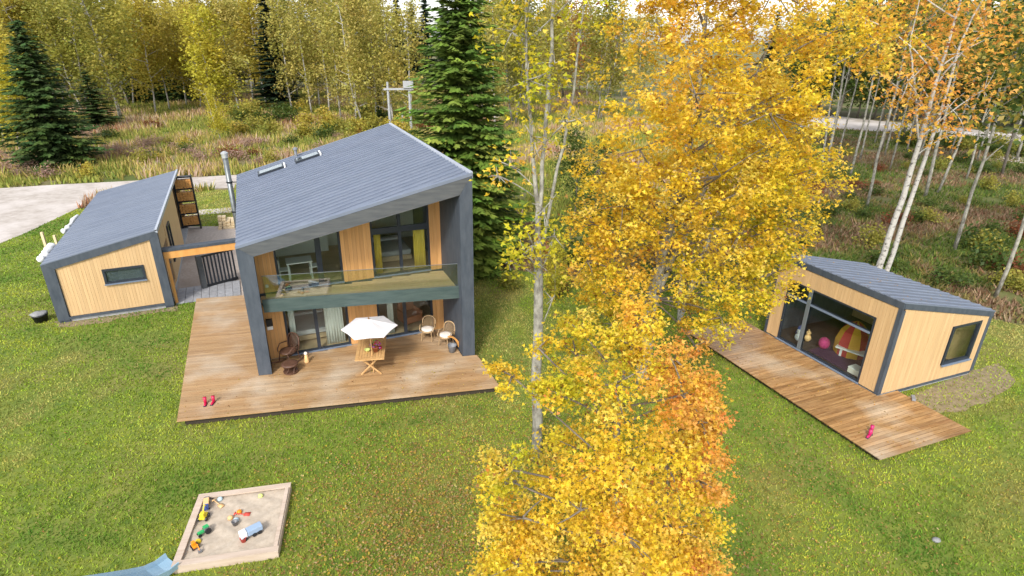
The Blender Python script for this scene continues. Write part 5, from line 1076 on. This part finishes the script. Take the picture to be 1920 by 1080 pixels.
for i in range(44):
    px = random.uniform(430, 790); py = random.uniform(212, 262); kd = random.choice(['gold', 'olive', 'gold', 'olive', 'green']); shrub(kd, px, py, random.uniform(1.2, 2.4), {'olive': 'tall olive bush in the thicket behind the house roof', 'gold': 'tall golden bush in the thicket behind the house roof', 'green': 'tall green bush in the thicket behind the house roof'}[kd], kd + ' bushes behind the roof')
for i in range(26):
    px = random.choice([random.uniform(200, 400), random.uniform(440, 620), random.uniform(0, 120)]); py = random.uniform(268, 312) if px > 150 else random.uniform(300, 335); shrub('pink', px, py, random.uniform(.9, 1.6), 'tall dry pinkish weed clump close beyond the road', 'dry weed clumps close to the road')
for i in range(26):
    px = random.uniform(1690, 1960); py = 262 + (px - 1690) * .12 + random.uniform(-6, 10); shrub(random.choice(['green', 'olive']), px, py, random.uniform(.9, 1.8), 'green bush between the right wood and the far road', 'bushes before the far road')
for i in range(60):
    px = random.uniform(1500, 1960); py = random.uniform(290, 560) if px > 1650 else random.uniform(290, 470); kd = random.choice(['olive', 'green', 'rust', 'green', 'olive'])
    if inside([spot(*q)[:2] for q in [(1490, 470), (1860, 590), (1860, 700), (1440, 700)]], np.array([spot(px, py)[0]]), np.array([spot(px, py)[1]]))[0]: continue
    shrub(kd, px, py, random.uniform(.5, 1.15), {'olive': 'low olive shrub on the floor of the right wood', 'green': 'low green shrub on the floor of the right wood', 'rust': 'low brown shrub on the floor of the right wood'}[kd], kd + ' shrubs of the right wood')

# ---- grass, weeds, fallen leaves
def noise2(x, y, seed, f):
    r = np.random.default_rng(seed); s_ = 0
    for k in range(6):
        a = r.uniform(0, 6.28); ff = f * r.uniform(.6, 1.7); s_ = s_ + np.sin((x * math.cos(a) + y * math.sin(a)) * ff + r.uniform(0, 6.28))
    return s_ / 6 * 1.4
def blades(xy, h, w_, tint, rng, lean=.45, z=GZ):
    n = len(xy); a = rng.uniform(0, 6.28, n); dx, dy = np.cos(a), np.sin(a); la = rng.uniform(0, 6.28, n); le = rng.uniform(0, lean, n) * h
    v = np.empty((n, 3, 3)); v[:, 0] = np.stack([xy[:, 0] - dx * w_ / 2, xy[:, 1] - dy * w_ / 2, np.full(n, z)], 1); v[:, 1] = np.stack([xy[:, 0] + dx * w_ / 2, xy[:, 1] + dy * w_ / 2, np.full(n, z)], 1)
    v[:, 2] = np.stack([xy[:, 0] + np.cos(la) * le, xy[:, 1] + np.sin(la) * le, z + h], 1); return v.reshape(-1, 3), np.repeat(tint, 3, axis=0)
def polar(n, rmin, rmax, rng, p=1.0):
    u_ = rng.random(n); r = (rmin ** p + u_ * (rmax ** p - rmin ** p)) ** (1 / p); a = math.atan2(ROT[2][1], ROT[2][0]) + rng.uniform(-1, 1, n) * (.86 + .5 * np.exp(-(r - 7) / 6)); return np.stack([CAM[0] + r * np.cos(a), CAM[1] + r * np.sin(a)], 1)
NOT_LAWN = [yard_poly, [spot(*q)[:2] for q in road_px], soil1, soil2]
HOUSE_XY = [HF(0, 0)[:2], HF(AW, front(AW))[:2], HF(AW, BACK)[:2], HF(0, BACK)[:2]]; SHED_XY = [SF(0, 0)[:2], SF(SW, 0)[:2], SF(SW, SD)[:2], SF(0, SD)[:2]]; CAB_XY = [CFr(0, 0)[:2], CFr(0, CD)[:2], CFr(CL, CD)[:2], CFr(CL, 0)[:2]]
rng = np.random.default_rng(5)
xy = polar(560000, 7.5, 60, rng, .75); x, y = xy[:, 0], xy[:, 1]
ok = inside(LAWN, x, y)
for pl in NOT_LAWN[:2] + [HOUSE_XY, SHED_XY, CAB_XY]: ok &= ~inside(pl, x, y)
for pl in (soil1, soil2): ok &= ~(inside(pl, x, y) & (rng.random(len(x)) > .4))
xy = xy[ok]; x, y = xy[:, 0], xy[:, 1]; n = len(xy)
f1 = noise2(x, y, 1, .55) + .6 * noise2(x, y, 2, 1.6) + .5 * noise2(x, y, 12, 4.5); f2 = noise2(x, y, 3, .4) + .5 * noise2(x, y, 4, 2.2); f3 = noise2(x * .55 + y * .9, y * .15, 6, .5)
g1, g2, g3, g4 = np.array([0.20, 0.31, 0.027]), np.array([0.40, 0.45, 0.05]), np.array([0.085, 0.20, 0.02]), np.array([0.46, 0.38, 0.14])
m1 = np.clip(.5 + .55 * f1, 0, 1)[:, None]; tint = g1 * (1 - m1) + g2 * m1
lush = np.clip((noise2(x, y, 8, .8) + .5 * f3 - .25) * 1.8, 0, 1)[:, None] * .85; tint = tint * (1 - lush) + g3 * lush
def band(px0, py0, px1, py1, wd):                              # weight of a tinted strip along a line on the lawn
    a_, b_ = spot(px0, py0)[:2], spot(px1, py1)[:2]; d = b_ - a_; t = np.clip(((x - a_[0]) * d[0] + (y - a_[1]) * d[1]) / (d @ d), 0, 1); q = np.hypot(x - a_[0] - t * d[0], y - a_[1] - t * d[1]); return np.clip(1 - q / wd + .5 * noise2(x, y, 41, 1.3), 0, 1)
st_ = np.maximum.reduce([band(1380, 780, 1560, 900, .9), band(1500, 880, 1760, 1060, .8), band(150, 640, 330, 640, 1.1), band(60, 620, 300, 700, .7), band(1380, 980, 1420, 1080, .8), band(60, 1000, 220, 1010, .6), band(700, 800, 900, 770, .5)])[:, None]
dark_strips = np.clip(st_ * 1.2, 0, 1) * .85; tint = tint * (1 - dark_strips) + g3 * dark_strips  # darker green strips; the slanted right-hand ones paint soft tree shade
tan_ = np.maximum.reduce([band(640, 980, 900, 900, 1.8), band(1430, 900, 1480, 1000, 1.0), band(1840, 1000, 1920, 880, 1.0), band(1650, 790, 1900, 760, .8), band(780, 740, 900, 740, .5)])[:, None] * .55; tint = tint * (1 - tan_) + np.array([0.34, 0.25, 0.09]) * tan_
dry = np.clip((f2 - .38) * 1.8, 0, 1)[:, None] * .75; tint = tint * (1 - dry) + g4 * dry
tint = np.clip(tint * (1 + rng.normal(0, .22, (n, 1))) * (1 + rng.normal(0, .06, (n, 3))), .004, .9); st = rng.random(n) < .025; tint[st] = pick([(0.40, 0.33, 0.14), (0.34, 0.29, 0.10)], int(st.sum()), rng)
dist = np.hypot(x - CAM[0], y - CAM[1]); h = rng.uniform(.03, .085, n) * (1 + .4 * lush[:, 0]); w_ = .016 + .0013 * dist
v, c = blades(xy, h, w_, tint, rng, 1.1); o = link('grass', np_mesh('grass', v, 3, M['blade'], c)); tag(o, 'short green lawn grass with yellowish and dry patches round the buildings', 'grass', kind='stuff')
# tall dry weeds of the meadow and clearing
xy = polar(340000, 40, 150, rng, .7); x, y = xy[:, 0], xy[:, 1]
ok = ~inside(LAWN, x, y) & ~inside(NOT_LAWN[1], x, y) & ~inside([spot(*q)[:2] for q in far_road], x, y) & (x < 36 + .15 * y) & (y > 18)
ok &= (noise2(x, y, 21, .9) + .7 * noise2(x, y, 22, 2.5) > -.55)
xy = xy[ok]; x, y = xy[:, 0], xy[:, 1]; n = len(xy)
sel = noise2(x, y, 23, .28) + .7 * noise2(x, y, 24, .9) + rng.normal(0, .25, n)
pals = [np.array(p) for p in ([(0.22, 0.27, 0.05), (0.29, 0.31, 0.06), (0.36, 0.34, 0.08)], [(0.44, 0.36, 0.10), (0.52, 0.41, 0.13)], [(0.52, 0.37, 0.25), (0.58, 0.43, 0.31), (0.46, 0.31, 0.19)], [(0.34, 0.16, 0.08), (0.42, 0.22, 0.12)])]
k_ = np.where(sel < .12, 0, np.where(sel < .5, 1, np.where(sel < 1.0, 2, 3))); tint = np.empty((n, 3))
for i, p in enumerate(pals): m_ = k_ == i; tint[m_] = pick(p, int(m_.sum()), rng, .16)
h = rng.uniform(.35, 1.0, n) * (.55 + .45 * np.clip(sel + .6, 0, 1.4)); v, c = blades(xy, h, rng.uniform(.10, .24, n), tint, rng, .6); o = link('dry_weeds', np_mesh('dry_weeds', v, 3, M['blade'], c)); tag(o, 'tall dry pinkish and green weeds on the meadow beyond the road', 'weeds', kind='stuff')
# undergrowth of the right wood and behind the house
xy = polar(260000, 24, 110, rng, .7); x, y = xy[:, 0], xy[:, 1]
ok = ~inside(LAWN, x, y) & ~inside(CAB_XY, x, y) & ~inside([spot(*q)[:2] for q in far_road], x, y) & (x >= 4) & ((x > 36 + .15 * y) | (y <= 18.5)); ok &= (noise2(x, y, 31, 1.1) > -.8)
xy = xy[ok]; x, y = xy[:, 0], xy[:, 1]; n = len(xy); sel = noise2(x, y, 33, .45) + .6 * noise2(x, y, 34, 1.4) + rng.normal(0, .2, n)
pals = [np.array(p) for p in ([(0.08, 0.135, 0.022), (0.12, 0.17, 0.03), (0.17, 0.20, 0.04)], [(0.20, 0.17, 0.05), (0.26, 0.21, 0.07)], [(0.26, 0.17, 0.10), (0.32, 0.21, 0.13), (0.18, 0.10, 0.05)])]
k_ = np.where(sel < -.12, 0, np.where(sel < .2, 1, 2)); tint = np.empty((n, 3))
for i, p in enumerate(pals): m_ = k_ == i; tint[m_] = pick(p, int(m_.sum()), rng, .18)
v, c = blades(xy, rng.uniform(.10, .38, n), rng.uniform(.06, .16, n), tint, rng, 1.2); o = link('undergrowth', np_mesh('undergrowth', v, 3, M['blade'], c)); tag(o, 'brown and green undergrowth on the floor of the right wood', 'undergrowth', kind='stuff')
# fallen leaves: dense under the trees, thin elsewhere
cen = np.array([[9.2, -11.9, 3.2, 5200], [7.0, -9.0, 3.0, 5200], [13.9, -3.5, 4.0, 3600], [9, -6, 2.8, 2600], [4.4, -8.2, 2.1, 2600], [5.5, -6.5, 1.8, 1500], [5.5, -10, 1.5, 1500], [14.5, -9.5, 3.5, 2200]]); P = [polar(3200, 8, 45, rng, .8)]
for cx, cy, s_, m_ in cen: P.append(np.array([cx, cy]) + rng.normal(0, s_, (int(m_), 2)))
xy = np.concatenate(P); x, y = xy[:, 0], xy[:, 1]; ok = inside(LAWN, x, y)
for pl in [HOUSE_XY, SHED_XY, CAB_XY, [(-.6, -8.6), (1.9, -8.6), (1.9, -6), (-.6, -6)], [(-2.2, -2.5), (8.6, -2.5), (7, 2), (-4.2, 7.8)], [CFr(-2.6, -3.2)[:2], CFr(6.5, -3.2)[:2], CFr(6.5, 0)[:2], CFr(-2.6, 1)[:2]]]: ok &= ~inside(pl, x, y)
xy = xy[ok]; n = len(xy); P = np.column_stack([xy, GZ + rng.uniform(.03, .10, n)]); pal = [(0.48, 0.28, 0.08), (0.38, 0.20, 0.07), (0.52, 0.37, 0.13), (0.55, 0.40, 0.06), (0.30, 0.17, 0.07), (0.46, 0.34, 0.18)]
Q = np.column_stack([rng.uniform(-2.2, 8.2, 260), rng.uniform(-2.35, -.1, 260), np.full(260, .012)]); Q = Q[rng.random(260) < .25 + .75 * (Q[:, 0] > 5)]
al, be = rng.uniform(-2.5, 6.3, 240), rng.uniform(-3.0, -.1, 240); K = np.array([CFr(p, q, -.088) for p, q in zip(al, be)])
al, be = rng.uniform(.1, 5.1, 70), rng.uniform(.2, 4.8, 70); K2 = np.array([CFr(p, q, zc(q) + .02) for p, q in zip(al, be)])
P = np.concatenate([P, Q, K, K2]); n = len(P)
v, c = leaves(P, .062, pick(pal, n, rng, .2), rng, LEAF1, 2.0); o = link('fallen_leaves', np_mesh('fallen_leaves', v, 4, M['leaf'], c)); tag(o, 'orange and tan fallen leaves strewn over the lawn under the trees', 'leaves', kind='stuff')

# trees of one kind that stand in a row are told apart by their place in it
ORD = 'first second third fourth fifth sixth seventh eighth ninth tenth eleventh twelfth thirteenth fourteenth'.split()
def in_order(group, phrase):
    m = [o for o in S.objects if o.get('group') == group]
    def px(o): d = ROT @ (np.array(o.location) - CAM); return d[0] / d[2]
    m.sort(key=px)
    for i, o in enumerate(m): o['label'] = ('leftmost' if i == 0 else 'rightmost' if i == len(m) - 1 else ORD[i] + ' from the left') + ' of the ' + phrase
in_order('tan birches behind the house', 'tan birches in the stand behind the roof'); in_order('golden birches of the far wood', 'golden birches lining the far side of the meadow')
in_order('olive trees beyond the clearing', 'olive trees beyond the clearing by the green spruce'); in_order('tan birches beyond the clearing', 'tan birches beyond the clearing by the green spruce')
in_order('thin stems of the right wood', 'thin grey stems in the right wood'); in_order('dark stems of the right wood', 'dark-barked stems in the right wood'); in_order('thin aspens at the right edge', 'thin-crowned green aspens at the right edge of the wood')
in_order('young spruces in the shaded gap', 'young spruces in the shaded gap of the far wood'); in_order('olive trees of the far wood', 'olive trees in the second row of the far wood')
